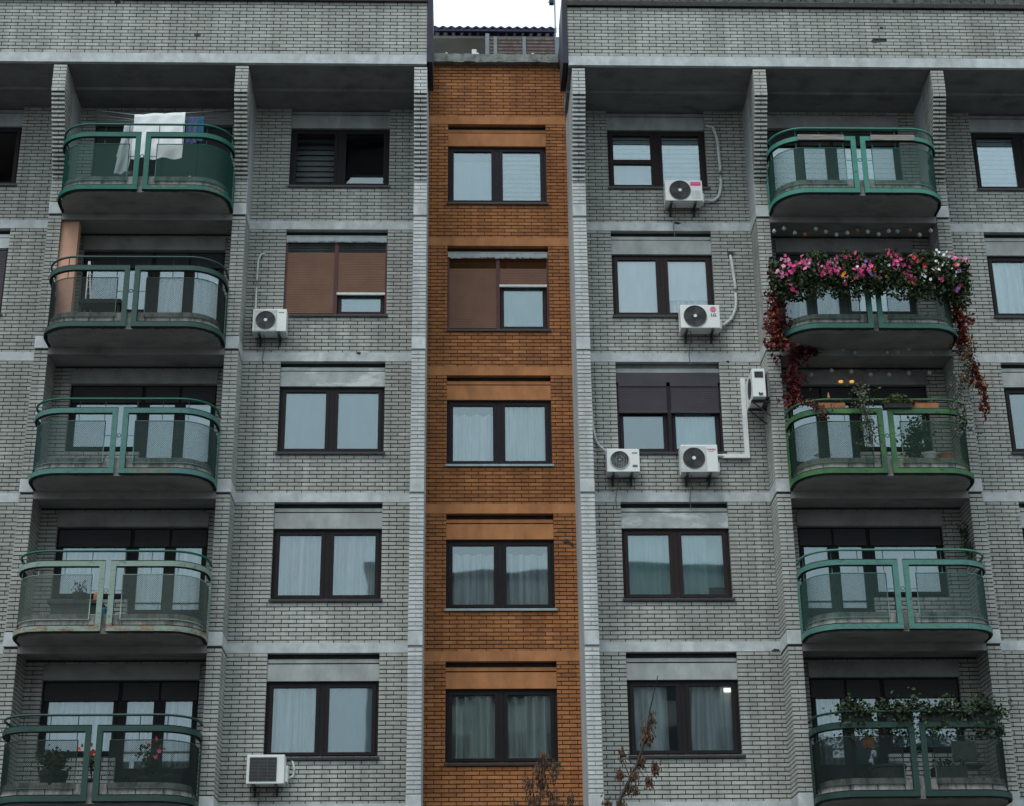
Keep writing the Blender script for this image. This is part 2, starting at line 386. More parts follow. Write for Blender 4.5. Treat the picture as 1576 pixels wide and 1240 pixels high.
def seen(x, y, z):
    v = Vector((x, y, z-1.6)); d = v.dot(fw); return d, 2600*v.dot(rt)/d, 2600*v.dot(up)/d
class Bricks:
    """collects a building's wall bricks; the 300 that show largest become objects, the rest one mass"""
    def __init__(s): s.a = []
    def wall(s, x0, x1, z0, z1, Y, holes, phase=0., skip=(), single=True, depth=.1):
        for xa, xb, za, zb in lay(x0, x1, z0, z1, holes, phase):
            xc, zc = (xa+xb)/2, (za+zb)/2
            if any(px0 < xc < px1 and pz0 < zc < pz1 for px0, px1, pz0, pz1 in skip): continue
            s.a.append((xa, xb, za, zb, Y, depth, single and abs(xb-xa-BL) < .004 and abs(zb-za-BH) < .002))
    def build(s, parent, mmass, msingle):
        cand = []
        for i, b in enumerate(s.a):
            if b[6]:
                d, px, py = seen((b[0]+b[1])/2, b[4], (b[2]+b[3])/2)
                if abs(px) < 775 and abs(py) < 612: cand.append((d, i))
        cand.sort(); pick = set(i for _, i in cand[:300])
        unit = MB(); unit.box(-BL/2, BL/2, 0, .1, -BH/2, BH/2); um = unit.mesh('brick', msingle)
        mass = MB()
        for i, (xa, xb, za, zb, Y, dp, _) in enumerate(s.a):
            j = random.uniform(-.0025, .0025)
            if i in pick:
                put('brick', um, parent, ((xa+xb)/2, Y+j, (za+zb)/2), rot=(random.gauss(0, .006), random.gauss(0, .006), random.gauss(0, .004)))
            else: mass.box(xa, xb, Y+j, Y+dp, za, zb)
        tag(mass.put('brickwork', mmass, parent), kind='stuff')
def openwall(parent, name, x0, x1, z0, z1, Y, holes, m, thick=.22):
    mb = MB()
    hs = [(a-.012, b+.012, c-.012, d+.012) for a, b, c, d in holes]
    for a, b, c, d in minus([(x0, x1, z0, z1)], hs): mb.box(a, b, Y+.020, Y+thick, c, d)
    return mb.put(name, m, parent)

# ------------------------------------------------------------------ window builders
def curtain(x0, x1, z0, z1, Y, m, folds, amp, parent, name='curtain', seed=0, skew=0.):
    rnd = random.Random(seed); mb = MB(); n = max(24, folds*8); ph = [rnd.uniform(0, 6.28) for _ in range(3)]
    prev = None
    for i in range(n+1):
        t = i/n; x = x0+(x1-x0)*t
        y = Y+amp*(math.sin(t*folds*6.283+ph[0]+.7*math.sin(t*7+ph[1]))+.35*math.sin(t*folds*2.7*6.283+ph[2]))
        yb = Y+amp*1.25*(math.sin(t*folds*6.283+ph[0]+.9*math.sin(t*6+ph[2]))+.3*math.sin(t*folds*2.3*6.283+ph[1]))
        cur = ((x, y, z1), (x+skew*(1-t), yb, z0))
        if prev: mb.quad(prev[0], cur[0], cur[1], prev[1])
        prev = cur
    return mb.put(name, m, parent, smooth=True)
def room(x0, x1, Y, z0, z1, parent, depth=2.2):
    mb = MB(); a, b, c, d = x0-.25, x1+.25, z0-.3, z1+.2; y0, y1 = Y+.02, Y+depth
    mb.quad((a, y1, c), (b, y1, c), (b, y1, d), (a, y1, d)); mb.quad((a, y0, c), (a, y1, c), (a, y1, d), (a, y0, d))
    mb.quad((b, y0, c), (b, y0, d), (b, y1, d), (b, y1, c)); mb.quad((a, y0, c), (b, y0, c), (b, y1, c), (a, y1, c))
    mb.quad((a, y0, d), (a, y1, d), (b, y1, d), (b, y0, d)); mb.put('interior', M['room'], parent)
def slats(x0, x1, z0, z1, Y, pitch, m, parent, tilt=.35, name='blind_slat'):
    n = int((z1-z0)/pitch); h = pitch*.56
    mb = MB(); yy = h*math.sin(tilt); zz = h*math.cos(tilt)
    mb.quad((-(x1-x0)/2, -yy, -zz), ((x1-x0)/2, -yy, -zz), ((x1-x0)/2, yy, zz), (-(x1-x0)/2, yy, zz))
    me = mb.mesh(name, m)
    for i in range(n): put(name, me, parent, ((x0+x1)/2, Y, z1-(i+.5)*pitch))
def pane(x0, x1, z0, z1, Y, parent, m=None):
    mb = MB(); mb.box(x0, x1, Y, Y+.012, z0, z1); return mb.put('pane', m or M['glass'], parent)
def bars(mb, x0, x1, z0, z1, y0, y1, l, r_, t, b):
    mb.box(x0, x0+l, y0, y1, z0, z1); mb.box(x1-r_, x1, y0, y1, z0, z1)
    mb.box(x0+l, x1-r_, y0, y1, z1-t, z1); mb.box(x0+l, x1-r_, y0, y1, z0, z0+b)
def window(block, x0, x1, s, Y, left, right, fm='frame', panel='panel', sill='sill', seed=0, shutter=None, fringe=False, label=None, top=2.215, mull=.09):
    """a two-light casement in the opening x0..x1 above slab level s"""
    F = M[fm]; zb, zt = s+.885, s+top; yf = Y+.10
    mb = MB(); bars(mb, x0, x1, zb, zt, yf, yf+.09, .05, .05, .05, .04)
    xm = (x0+x1)/2; mb.box(xm-mull/2, xm+mull/2, yf-.006, yf+.09, zb+.04, zt-.05)
    win = mb.put('window', F, block)
    if label: win['label'] = label
    mb = MB(); mb.box(x0-.02, x1+.03, Y-.035, yf-.004, zb-.035, zb-.008); mb.box(x0-.02, x1+.03, Y-.04, Y-.035, zb-.05, zb-.008); mb.put('sill', M[sill], win)
    if panel:
        P = M[panel]
        mb = MB(); mb.box(x0+.002, x1-.002, Y+.045, Y+.2, s+top+.004, s+2.515); mb.put('lintel_panel', P, win)
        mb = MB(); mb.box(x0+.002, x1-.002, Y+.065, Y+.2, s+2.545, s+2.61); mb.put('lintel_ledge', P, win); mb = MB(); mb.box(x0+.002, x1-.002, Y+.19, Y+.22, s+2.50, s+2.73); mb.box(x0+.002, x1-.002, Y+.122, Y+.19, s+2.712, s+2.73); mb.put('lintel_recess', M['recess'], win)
    for side, (a, b, kind) in enumerate(((x0+.05, xm-mull/2, left), (xm+mull/2, x1-.05, right))):
        sa, sb = zb+.04, zt-.05; st = .068
        mb = MB(); bars(mb, a+.003, b-.003, sa+.003, sb-.003, yf-.014, yf+.05, st, st, .05, .055)
        sash = mb.put('sash', F, win)
        ga, gb, gc, gd = a+st, b-st, sa+.055, sb-.05
        if 'transom' in kind:
            mb = MB(); zz = gc+.42*(gd-gc); mb.box(ga, gb, yf-.013, yf+.05, zz, zz+.1); mb.put('transom', F, win)
        if 'tilt' in kind: mb = MB(); mb.quad((ga-.005, yf+.022, gc-.005), (gb+.005, yf+.022, gc-.005), (gb+.005, yf+(.34 if side == 0 else .20), gd+.005), (ga-.005, yf+(.34 if side == 0 else .26), gd+.005)); mb.put('pane', M['glass'], win)
        elif 'open' not in kind: pane(ga-.005, gb+.005, gc-.005, gd+.005, yf+.022, win, M['clear' if 'white' in kind else 'glass'])
        yc = yf+.12
        for kd in kind.split('+'):
            if kd == 'curtain': curtain(ga-.15, gb+.15, gc-.2, gd+.1, yc, M['curt'], 5, .05, win, seed=seed+side*3)
            elif kd == 'lowcurtain': curtain(ga-.15, gb+.15, gc-.2, gd-.13, yc+.05, M['curt'], 5, .05, win, seed=seed+side*3)
            elif kd == 'pleat': curtain(ga-.15, gb+.15, gc-.2, gd-.02, yc, M['curtp'], 6, .075, win, seed=seed+side*3)
            elif kd == 'halfcurtain': curtain(ga-.15, ga+(gb-ga)*.8, gc-.2, gd+.1, yc, M['curt'], 4, .035, win, seed=seed+side*3, skew=.05)
            elif kd == 'rightcurtain': curtain(ga+(gb-ga)*.12, gb+.1, gc-.2, gd+.1, yc+.05, M['curt'], 4, .035, win, seed=seed+side*3, skew=-.1)
            elif kd == 'teal': curtain(ga-.15, gb+.1, gc-.2, gd+.1, yc, M['curtt'], 5, .012, win, seed=seed+side*3)
            elif kd == 'tealpart': curtain(ga-.15, ga+(gb-ga)*.62, gc-.2, gd+.1, yc-.02, M['curtt'], 3, .018, win, seed=seed+5, skew=.18); curtain(ga+.2, gb+.2, gc+.2, gd+.1, yc+.12, M['curtt'], 3, .01, win, seed=seed+9)
            elif kd in ('plain', 'white', 'plainlow', 'whitelow', 'net'):
                zl = gc+(.26*(gd-gc) if kd == 'whitelow' else -.1); zh = gd-(.2 if kd == 'plainlow' else -.1)
                mb = MB(); yb_ = yc-.035 if 'white' not in kd else yf+.06; ex = .12 if 'white' not in kd else .02
                mb = MB(); mb.box(ga-ex, gb+ex, yb_, yb_+.004, zl, zh)
                mb.put('roller_blind', M['blindw' if 'white' in kd else 'net' if kd == 'net' else 'blindp'], win)
                if kd == 'whitelow': curtain(ga-.1, gb+.1, gc-.2, zl+.1, yc, M['curt'], 8, .02, win, seed=seed, name='lace_curtain')
            elif kd == 'slats': slats(ga-.03, gb+.03, gc-.05, gd+.05, yc-.045, .105, M['slat'], win)
            elif kd == 'dslats': slats(ga-.06, gb+.06, gc-.05, gd+.12, yf+.40, .125, M['dslat'], win)
            elif kd == 'topslats': slats(ga-.03, gb+.03, gc+.44*(gd-gc), gd+.05, yc-.045, .105, M['slat'], win); mb = MB(); mb.box(ga-.1, gb+.1, yc+.05, yc+.055, gc-.1, gc+.5*(gd-gc)); mb.put('roller_blind', M['blindp'], win)
    room(x0, x1, Y+.22, zb, zt, win)
    if shutter:
        sm, rail, cover = shutter           # material, rail material, how far down each half comes (0..1)
        z1 = s+(2.44 if fringe else 2.30); z0 = zb+.01
        for ra, rb in ((x0+.004, x0+.04), (x1-.04, x1-.004), (xm-.035, xm+.035)): mb = MB(); mb.box(ra, rb, Y+.03, Y+.088, z0, z1); mb.put('guide_rail', M[rail], win)
        for (a, b), cv in zip(((x0+.04, xm-.035), (xm+.035, x1-.04)), cover):
            zl = z1-(z1-z0)*cv; n = int((z1-zl)/.036)
            mb = MB()
            for i in range(n):
                zz = z1-(i+1)*.036; mb.box(a, b, Y+.045, Y+.062, zz+.004, zz+.036); mb.box(a, b, Y+.052, Y+.06, zz, zz+.004)
            tag(mb.put('shutter_curtain', M[sm], win), kind='stuff')
            if cv < .98:
                mb = MB(); mb.box(a-.01, b+.005, Y+.018, Y+.07, z1-n*.036-.045, z1-n*.036); mb.put('bottom_bar', M['potw' if fringe else sm], win)
    if fringe:
        mb = MB(); rnd = random.Random(seed); x = x0+.01
        while x < x1-.02:
            wd = rnd.uniform(.014, .026); l = rnd.uniform(.10, .135); y = Y-.012+rnd.uniform(-.006, .006)
            mb.quad((x, y, s+2.55), (x+wd, y, s+2.55), (x+wd*.9, y-.004, s+2.55-l), (x+wd*.1, y-.004, s+2.55-l)); x += wd*.92
        mb.box(x0+.01, x1-.01, Y-.02, Y+.03, s+2.545, s+2.56)
        mb.put('fringe', M['fringe'], win)
    return win
def balcony_window(block, s, doorleft, x0, x1, kinds, fm='frame', label=None):
    """door with two lights beside a wide window, at the back of the loggia"""
    F = M[fm]; Y = BY; yf = Y+.10; z0, zt = s+.11, s+2.235
    if doorleft: dl, dr, wl_, wr = x0, x0+1.30, x0+1.30, x1
    else: wl_, wr, dl, dr = x0, x0+1.36, x0+1.36, x1
    mb = MB(); bars(mb, dl, dr, z0, zt, yf, yf+.09, .05, .05, .06, .06); dm = (dl+dr)/2; mb.box(dm-.035, dm+.035, yf-.006, yf+.09, z0+.06, zt-.06)
    bars(mb, wl_, wr, s+.9, zt, yf+.002, yf+.088, .05, .05, .06, .05)
    win = mb.put('balcony_door', F, block)
    if label: win['label'] = label
    mb = MB(); mb.box(x0, x1, Y-.03, yf-.004, zt+.004, s+2.52); mb.put('shutter_box', M['soffit'], win)
    lights = [(dl+.05, dm-.035, z0+.06), (dm+.035, dr-.05, z0+.06), (wl_+.05, wr-.05, s+.95)]
    for i, (a, b, zb) in enumerate(lights):
        mb = MB(); st = .06; bars(mb, a+.003, b-.003, zb+.003, zt-.063, yf-.012, yf+.05, st, st, .06, .07 if i == 2 else .55)
        mb.put('sash', F, win)
        zg = zb+(.07 if i == 2 else .55); pane(a+st-.004, b-st+.004, zg-.004, zt-.119, yf+.022, win)
        kd = kinds[i]
        if kd == 'curtain': curtain(a-.05, b+.05, zg-.3, zt-.04, yf+.17, M['curt'], 7 if i == 2 else 4, .045, win, seed=i+int(s*10))
        elif kd == 'low': curtain(a-.05, b+.05, zg-.3, zt-.52, yf+.17, M['curt'], 5, .04, win, seed=i+int(s*10))
        elif kd == 'plain': mb = MB(); mb.box(a, b, yf+.16, yf+.165, zg-.1, zt-.05); mb.put('roller_blind', M['blindp'], win)
        elif kd == 'slats': slats(a+.03, b-.03, zg, zt-.08, yf+.13, .115, M['slat'], win)
    for a, b, zb in lights:      # dark slats imitate the reflected balcony above; closed shutters on the top left only
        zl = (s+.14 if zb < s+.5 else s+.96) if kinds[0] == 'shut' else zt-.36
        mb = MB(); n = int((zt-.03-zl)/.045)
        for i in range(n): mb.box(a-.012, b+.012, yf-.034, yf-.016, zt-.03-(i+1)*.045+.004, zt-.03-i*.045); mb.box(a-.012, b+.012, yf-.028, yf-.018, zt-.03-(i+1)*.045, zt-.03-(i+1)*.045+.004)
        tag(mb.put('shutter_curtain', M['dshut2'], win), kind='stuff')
    room(x0, x1, Y+.22, s+.1, zt, win, 2.5); return win, (wl_, wr, s+.9)

# ------------------------------------------------------------------ balconies
HW, PR, RAD = 1.63, .90, .62
def path(off=0., n=10):
    """half outline of the rail in plan, from the wall end of the left side to the middle; off shrinks it"""
    hw, pr, r = HW-off, PR-off, RAD-off
    pts = [(-hw, .0), (-hw, -.14), (-hw, -(pr-r))]
    for i in range(1, n+1):
        a = math.pi/2*i/n; pts.append((-hw+r-r*math.cos(a), -(pr-r)-r*math.sin(a)))
    for x in (-.6, -.3, 0.): 
        if x > pts[-1][0]+.02: pts.append((x, -pr))
    return pts
def strip(mb, pts, z0, z1, t):
    """a flat bar of height z0..z1 and thickness t swept along pts (outer face on pts)"""
    n = len(pts); inn = []
    for i, p in enumerate(pts):
        a = Vector(pts[max(0, i-1)]); b = Vector(pts[min(n-1, i+1)]); d = (b-a).normalized(); inn.append(Vector(p)+Vector((-d.y, d.x))*t)
    i0 = len(mb.v)
    for p, q in zip(pts, inn): mb.v += [(p[0], p[1], z0), (p[0], p[1], z1), (q[0], q[1], z1), (q[0], q[1], z0)]
    for i in range(n-1):
        for k in range(4): mb.f.append((i0+i*4+k, i0+i*4+(k+1) % 4, i0+(i+1)*4+(k+1) % 4, i0+(i+1)*4+k)); mb.m.append(0)
    mb.f.append((i0, i0+1, i0+2, i0+3)); mb.m.append(0); j = i0+(n-1)*4; mb.f.append((j+3, j+2, j+1, j)); mb.m.append(0)
def cutx(pts, xe):
    out = []
    for p, q in zip(pts, pts[1:]):
        out.append(p)
        if q[0] >= xe: out.append((xe, q[1])); break
    return out
def mirror(mb):
    o = MB(); o.v = [(-x, y, z) for x, y, z in mb.v]; o.f = [tuple(reversed(f)) for f in mb.f]; o.m = list(mb.m); return o
class Path:
    def __init__(s, pts):
        s.p = [Vector(p) for p in pts]; s.L = [0]
        for a, b in zip(s.p, s.p[1:]): s.L.append(s.L[-1]+(b-a).length)
    def at(s, d):
        d = max(0, min(s.L[-1], d))
        for i in range(len(s.L)-1):
            if d <= s.L[i+1]+1e-9:
                t = (d-s.L[i])/(s.L[i+1]-s.L[i]); return s.p[i].lerp(s.p[i+1], t)
        return s.p[-1]
def make_balcony_meshes():
    fr = MB(); P = path(); Pm = cutx(P, -.045)
    strip(fr, Pm, 1.04, 1.13, .03); strip(fr, Pm, -.085, .005, .03)
    fr.box(-.14, -.045, -PR-.001, -PR+.035, .0051, 1.0399)
    fr.box(-HW+.0005, -HW+.029, -.055, -.005, .0051, 1.0399)
    chn = MB(); Pc = cutx(path(.012), -.047); strip(chn, Pc, 1.022, 1.148, .035); strip(chn, Pc, -.106, .024, .035); chn.box(-.146, -.052, -PR+.036, -PR+.046, .02, 1.03)  # near-black strips behind the bars paint the shade lines along their edges
    me = MB(); pp = Path(cutx(path(.055), -.26)); z0, z1 = .125, .905; cw, chh = .031, .035
    nx = int(pp.L[-1]/cw); nz = int((z1-z0)/chh); cw = pp.L[-1]/nx; chh = (z1-z0)/nz
    def pt(i, k):
        q = pp.at(i*cw/2); return Vector((q.x, q.y, z0+k*chh/2))
    wv = .0025
    for i in range(2*nx):
        for k in range(2*nz):
            a, b = (pt(i, k), pt(i+1, k+1)) if (i+k) % 2 == 0 else (pt(i, k+1), pt(i+1, k))
            t = (b-a).normalized(); hz = Vector((t.x, t.y, 0)).normalized(); nrm = Vector((hz.y, -hz.x, 0)); e = nrm.cross(t)*wv; d = nrm*.003
            i0 = len(me.v); me.v += [tuple(a+e+d), tuple(a-e+d), tuple(a-d), tuple(b+e+d), tuple(b-e+d), tuple(b-d)]
            for q in ((0, 1, 4, 3), (1, 2, 5, 4), (2, 0, 3, 5)): me.f.append(tuple(i0+x for x in q)); me.m.append(0)
    mf = MB()
    for z in (z0, z1): mf.tube([(q.x, q.y, z) for q in (pp.at(pp.L[-1]*i/30) for i in range(31))], .009, 6)
    q = pp.at(pp.L[-1]); mf.tube([(q.x, q.y, z0), (q.x, q.y, z1)], .009, 6); q = pp.at(0); mf.tube([(q.x, q.y, z0), (q.x, q.y, z1)], .009, 6)
    for d in (.35, 1.0, 1.45, 1.95):
        q = pp.at(min(d, pp.L[-1]-.02)); mf.tube([(q.x, q.y, z1), (q.x, q.y, 1.31)], .0075, 6)
        mf.tube([(q.x, q.y, -.03), (q.x, q.y, z0)], .0075, 6)
    mf.tube([(-.25, -PR+.03, .62), (-.10, -PR+.03, .62)], .007, 6); mf.tube([(-.25, -PR+.03, .2), (-.10, -PR+.03, .2)], .007, 6)
    hr = MB(); pl = [(p[0], p[1], 1.31) for p in path(.02)]; hr.tube(pl+[(-x, y, z) for x, y, z in reversed(pl[:-1])], .021, 8)
    rg = MB(); rg.ring((0, -PR+.012, .62), .032, .009, 16, 6); rg.tube([(-.046, -PR+.012, .62), (-.03, -PR+.012, .62)], .007, 6); rg.tube([(.03, -PR+.012, .62), (.046, -PR+.012, .62)], .007, 6)
    # slab with rounded corners and an upstand
    o = path(.075, 8); full = o+[(-x, y) for x, y in reversed(o[:-1])]; n = len(full)
    sl = MB()
    def prism(poly, za, zb, bottom=1, side=0):
        i0 = len(sl.v); k = len(poly)
        sl.v += [(x, y, za) for x, y in poly]+[(x, y, zb) for x, y in poly]
        sl.f.append(tuple(i0+q for q in range(k))); sl.m.append(bottom)
        sl.f.append(tuple(i0+k+q for q in reversed(range(k)))); sl.m.append(side)
        for q in range(k): sl.f.append((i0+q, i0+k+q, i0+k+(q+1) % k, i0+(q+1) % k)); sl.m.append(side)
    prism(full, -.115, .10)
    up_ = MB(); strip(up_, [(x, y) for x, y in path(.08, 8)][:-1]+[(-x, y) for x, y in reversed(path(.08, 8)[:-1])], .098, .225, .09)
    # the loggia floor behind the pier line, with a little drop at its edge
    hb = 1.612
    sl.box(-hb, hb, .002, .66, -.205, .10, 1)
    hs = MB(); hs.box(-hb, hb, -.0, .05, -.245, -.206, 0)
    return dict(frame=(fr, mirror(fr)), channel=(chn, mirror(chn)), mesh=(me, mirror(me)), rim=(mf, mirror(mf)), rail=hr, ring=rg, slab=sl, kerb=up_, beam=hs)
BM = make_balcony_meshes()
BMesh = {}
for k, v in BM.items():
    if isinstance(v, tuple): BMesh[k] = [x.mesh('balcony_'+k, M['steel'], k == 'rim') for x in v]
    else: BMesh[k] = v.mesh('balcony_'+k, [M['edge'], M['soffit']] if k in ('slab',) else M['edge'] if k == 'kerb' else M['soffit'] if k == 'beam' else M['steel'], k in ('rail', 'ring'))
def balcony(block, cx, s, pm, mp_, label, railm=None):
    loc = (cx, D, s)
    b = put('balcony', BMesh['slab'], block, loc); b['label'] = label
    put('kerb', BMesh['kerb'], b, loc); put('edge_beam', BMesh['beam'], b, loc)
    for i in (0, 1):
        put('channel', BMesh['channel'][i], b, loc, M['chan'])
        put('railing_frame', BMesh['frame'][i], b, loc, pm)
        tag(put('wire_mesh', BMesh['mesh'][i], b, loc, mp_), kind='stuff')
        put('mesh_rim', BMesh['rim'][i], b, loc, pm)
    put('handrail', BMesh['rail'], b, loc, railm or pm); put('ring', BMesh['ring'], b, loc, pm)
    return b
PC = {'L': [((.0, .150, .112), .35, None, .1, 9), ((.026, .085, .070), 0), ((.085, .235, .215), .75, None, .25, .95), ((.30, .42, .35), .8), ((.026, .078, .064), 0)],
      'R': [((.06, .29, .225), 0), ((.045, .185, .145), 0), ((.016, .135, .070), 0, (.07, .17, .045)), ((.10, .28, .24), 0), ((.018, .060, .050), 0)]}
PAINT = {k: [paint('rail_paint', tuple(x*.70 for x in v[0]), *v[1:]) for v in vs] for k, vs in PC.items()}
MESHP = {k: [paint('mesh_paint', tuple(x*(.52 if (k, i) == ('L', 0) else .31) for x in v[0])) for i, v in enumerate(vs)] for k, vs in PC.items()}

# ------------------------------------------------------------------ piers
def pier(block, k, y_in, mbrick, smooth_top=True, plasterside=None):
    """pier k from the ground to the corbel; y_in how deep it runs; bricks laid as a thin wall on edge"""
    x0, x1 = PX[k], PX[k]+PW
    core = MB(); core.box(x0+.012, x1-.012, D+.020, y_in, 0, 20.0)
    if plasterside: core.box(*( (x0-.006, x0+.012) if plasterside < 0 else (x1-.012, x1+.006)), D+.05, y_in, 0, 17.9)
    p = core.put('pier', M['mortar'] if not plasterside else M['rplaster'], block)
    mb = MB(); zc0 = 17.90; ncor = 21
    blocks = [(s-.1255, s+.1255) for s in S]
    for kk, za, zb in courses(2.4, zc0):
        zc = (za+zb)/2
        if any(a < zc < b for a, b in blocks): continue
        j = random.uniform(-.002, .002)
        if kk % 2: mb.box(x0, x1, D+j, D+.118, za, zb); ys = D+.13
        else: mb.box(x0, x0+.118, D+j, D+.25, za, zb); mb.box(x0+.131, x1, D+j, D+.25, za, zb); ys = D+.263
        while ys < y_in-.06:
            ye = min(ys+BL, y_in); mb.box(x0, x1, ys, ye, za, zb); ys += BP
    # corbel: each course steps out a little further, then straight up to the parapet soffit
    step = (D-TY)/ncor
    for i in range(ncor+8):
        za = zc0+i*CP; y = D-step*min(i+1, ncor)
        if za > 19.98: break
        j = random.uniform(-.003, .003); zb = min(za+(.046 if i < ncor-1 else BH), 19.99)
        if i % 2: mb.box(x0, x1, y+j, D, za, zb)
        else: mb.box(x0, x0+.118, y+j, D, za, zb); mb.box(x0+.131, x1, y+j, D, za, zb)
    tag(mb.put('brickwork', mbrick, p), kind='stuff')
    cb = MB()
    for i in range(ncor+8):
        za = zc0+i*CP
        if za > 19.98: break
        cb.box(x0+.01, x1-.01, D-step*min(i+1, ncor)+(.07 if i < ncor-1 else .03), D+.02, za-.001 if i else za, min(za+CP-.001, 19.99))
    cb.put('corbel_core', M['mortar'], p)
    sd = MB()      # smooth rendered sides of the top floor
    sd.box(x0-.004, x0+.008, D+.0, y_in-.001, 17.39, 19.98); sd.box(x1-.008, x1+.004, D+.0, y_in-.001, 17.39, 19.98)
    sd.put('render_coat', M['rplaster'], p)
    for s in S:
        if s < 2: continue
        b = MB(); b.box(x0-.005, x1+.005, D-.012, y_in-.002, s-.1255, s+.1255); put('slab_end', bev(b, 'slab_end', M['plaster'], .006, 1), p)
    return p

# ------------------------------------------------------------------ the two grey wings
def ledge_band(block, x0, x1, s, Y, m, h=.09):
    mb = MB(); mb.box(x0, x1, Y-.007, Y+.12, s-h, s+h); mb.put('floor_band', m, block)
OPEN_L, OPEN_R = (-3.415, -1.445), (2.905, 4.875)
def wing(side):
    L = side == 'L'
    xs0, xs1 = (PX[0]+PW, PX[3]+PW) if L else (PX[4], PX[7])
    block = thing('apartment_block', ((xs0+xs1)/2, D, 0),
        'grey brick block left of the orange one, with the laundry balcony' if L else 'grey brick block right of the orange one, with the flower balcony', 'building', 'joined apartment blocks')
    bays = [(PX[i]+PW, PX[i+1]) for i in ((0, 1, 2) if L else (4, 5, 6))]
    Z0, ZT = 2.6, 19.90
    br = Bricks()
    wall = None
    spec = []
    for i, (a, b) in enumerate(bays):
        kind = ('far', 'balc', 'win')[i] if L else ('win', 'balc', 'far')[i]
        holes = []
        for f, s in enumerate(S[:5]):
            if kind == 'balc':
                if L: xa, xb = -7.30, -4.575
                else: xa, xb = 6.125, 8.805
                wx = (xa, xa+1.36) if L else (xa+1.30, xb); dx = (xa+1.36, xb) if L else (xa, xa+1.30)
                holes += [(wx[0], wx[1], s+.9, s+2.5), (dx[0], dx[1], s+.1, s+2.5)]
            else:
                xa, xb = (OPEN_L if L else OPEN_R) if kind == 'win' else ((-10.70, -8.74) if L else (10.27, 12.23))
                holes.append((xa, xb, s+.885, s+2.72 if f else s+2.66))
        bandh = [(a, b, s-.08, s+.08) for s in S[:6]] if kind != 'balc' else [(a, b, s-.23, s+.1) for s in S[:6]]
        spec.append((kind, a, b, holes, bandh))
    core = MB()
    core.box(xs0+.02, xs1-.02, BY+3.2, D+11, 0, 21.3); core.box(xs0+.02, xs1-.02, BY+.1, D+11, 21.3, 21.38)
    if L: core.box(xs0, xs0+.2, BY+.3, BY+3.2, 0, 21.3); core.box(xs1-.2, xs1-.01, D+1.4, BY+3.2, 0, 21.3)
    else: core.box(xs1-.2, xs1, BY+.3, BY+3.2, 0, 21.3); core.box(xs0+.01, xs0+.2, D+1.4, BY+3.2, 0, 21.3)
    wall = core.put('wall', M['conc'], block)
    for kind, a, b, holes, bandh in spec:
        back = openwall(block, 'wall', a-.0, b+.0, Z0-2.6, ZT, BY, holes, M['mortar'])
        br.wall(a, b, Z0, ZT, BY, holes+bandh, phase=a, single=kind != 'balc')
        if kind != 'balc':
            for s in S[:6]: ledge_band(block, a, b, s, BY, M['plaster'])
    # parapet with its band, soffit and coping
    pa, pb = (xs0, -.69) if L else (2.067, xs1)
    ztop = 21.48 if L else 21.42
    pm = MB(); pm.box(pa, pb, TY+.020, TY+.25, 20.21, ztop); par = pm.put('parapet', M['mortar'], block)
    pb_ = MB()
    skips = [] if L else [(8.05, 8.25, 20.66, 20.75)]
    for xa, xb, za, zb in lay(pa, pb, 20.25, ztop, [], pa):
        xc, zc = (xa+xb)/2, (za+zb)/2
        if any(q[0] < xc < q[1] and q[2] < zc < q[3] for q in skips): continue
        j = random.uniform(-.003, .003); pb_.box(xa, xb, TY+j, TY+.09, za, zb)
    tag(pb_.put('brickwork', M['grey'], par), kind='stuff')
    mb = MB(); mb.box(pa, pb, TY-.008, TY+.07, 20.06, 20.27); mb.put('parapet_band', M['plaster'], par)
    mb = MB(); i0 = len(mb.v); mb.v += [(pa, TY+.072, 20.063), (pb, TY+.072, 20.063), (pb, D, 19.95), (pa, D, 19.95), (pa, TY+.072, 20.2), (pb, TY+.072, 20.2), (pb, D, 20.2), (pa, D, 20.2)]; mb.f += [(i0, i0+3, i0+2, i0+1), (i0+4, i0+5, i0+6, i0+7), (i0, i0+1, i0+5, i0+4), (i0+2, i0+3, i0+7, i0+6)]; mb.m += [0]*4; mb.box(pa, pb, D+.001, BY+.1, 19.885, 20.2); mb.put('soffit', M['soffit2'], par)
    mb = MB(); mb.box(pa, pb+(0 if not L else .0), TY-.06, TY+.35, ztop, ztop+.09); mb.put('coping', M['coping'], par)
    mb = MB(); mb.box(pa, pb, TY-.03, TY+1.2, ztop+.09, ztop+.13)
    rr = random.Random(3); x = pa
    while x < pb-.3:
        wd = rr.uniform(.2, .45); mb.box(x, min(pb, x+wd-.02), TY-.02+rr.uniform(0, .05), TY+1.1, ztop+.13, ztop+.40+rr.uniform(.0, .09)); x += wd
    mb.put('roof_edge', M['moss'], par)
    fx = (-.689, -.575) if L else (1.962, 2.066)
    mb = MB(); mb.box(fx[0], fx[1], TY-.02, D+.30, 20.10, 23.0 if False else ztop+.2); mb.box(fx[0]+(.01 if L else .04), fx[1]-(.04 if L else .01), D+.30, D+3.0, 21.3, ztop+.2); mb.put('flashing', M['navy'], par)
    # piers
    for k in ((0, 1, 2, 3) if L else (4, 5, 6, 7)):
        inner = k in (3, 4)
        pier(block, k, OY+.1 if inner else BY+.02, M['white'] if inner else M['grey'], plasterside=(1 if k == 3 else -1) if inner else None)
    # one wall object carries the bricks one can pick apart
    br.build(wall, M['grey'], M['grey1'])
    return block
blockL = wing('L'); blockR = wing('R')

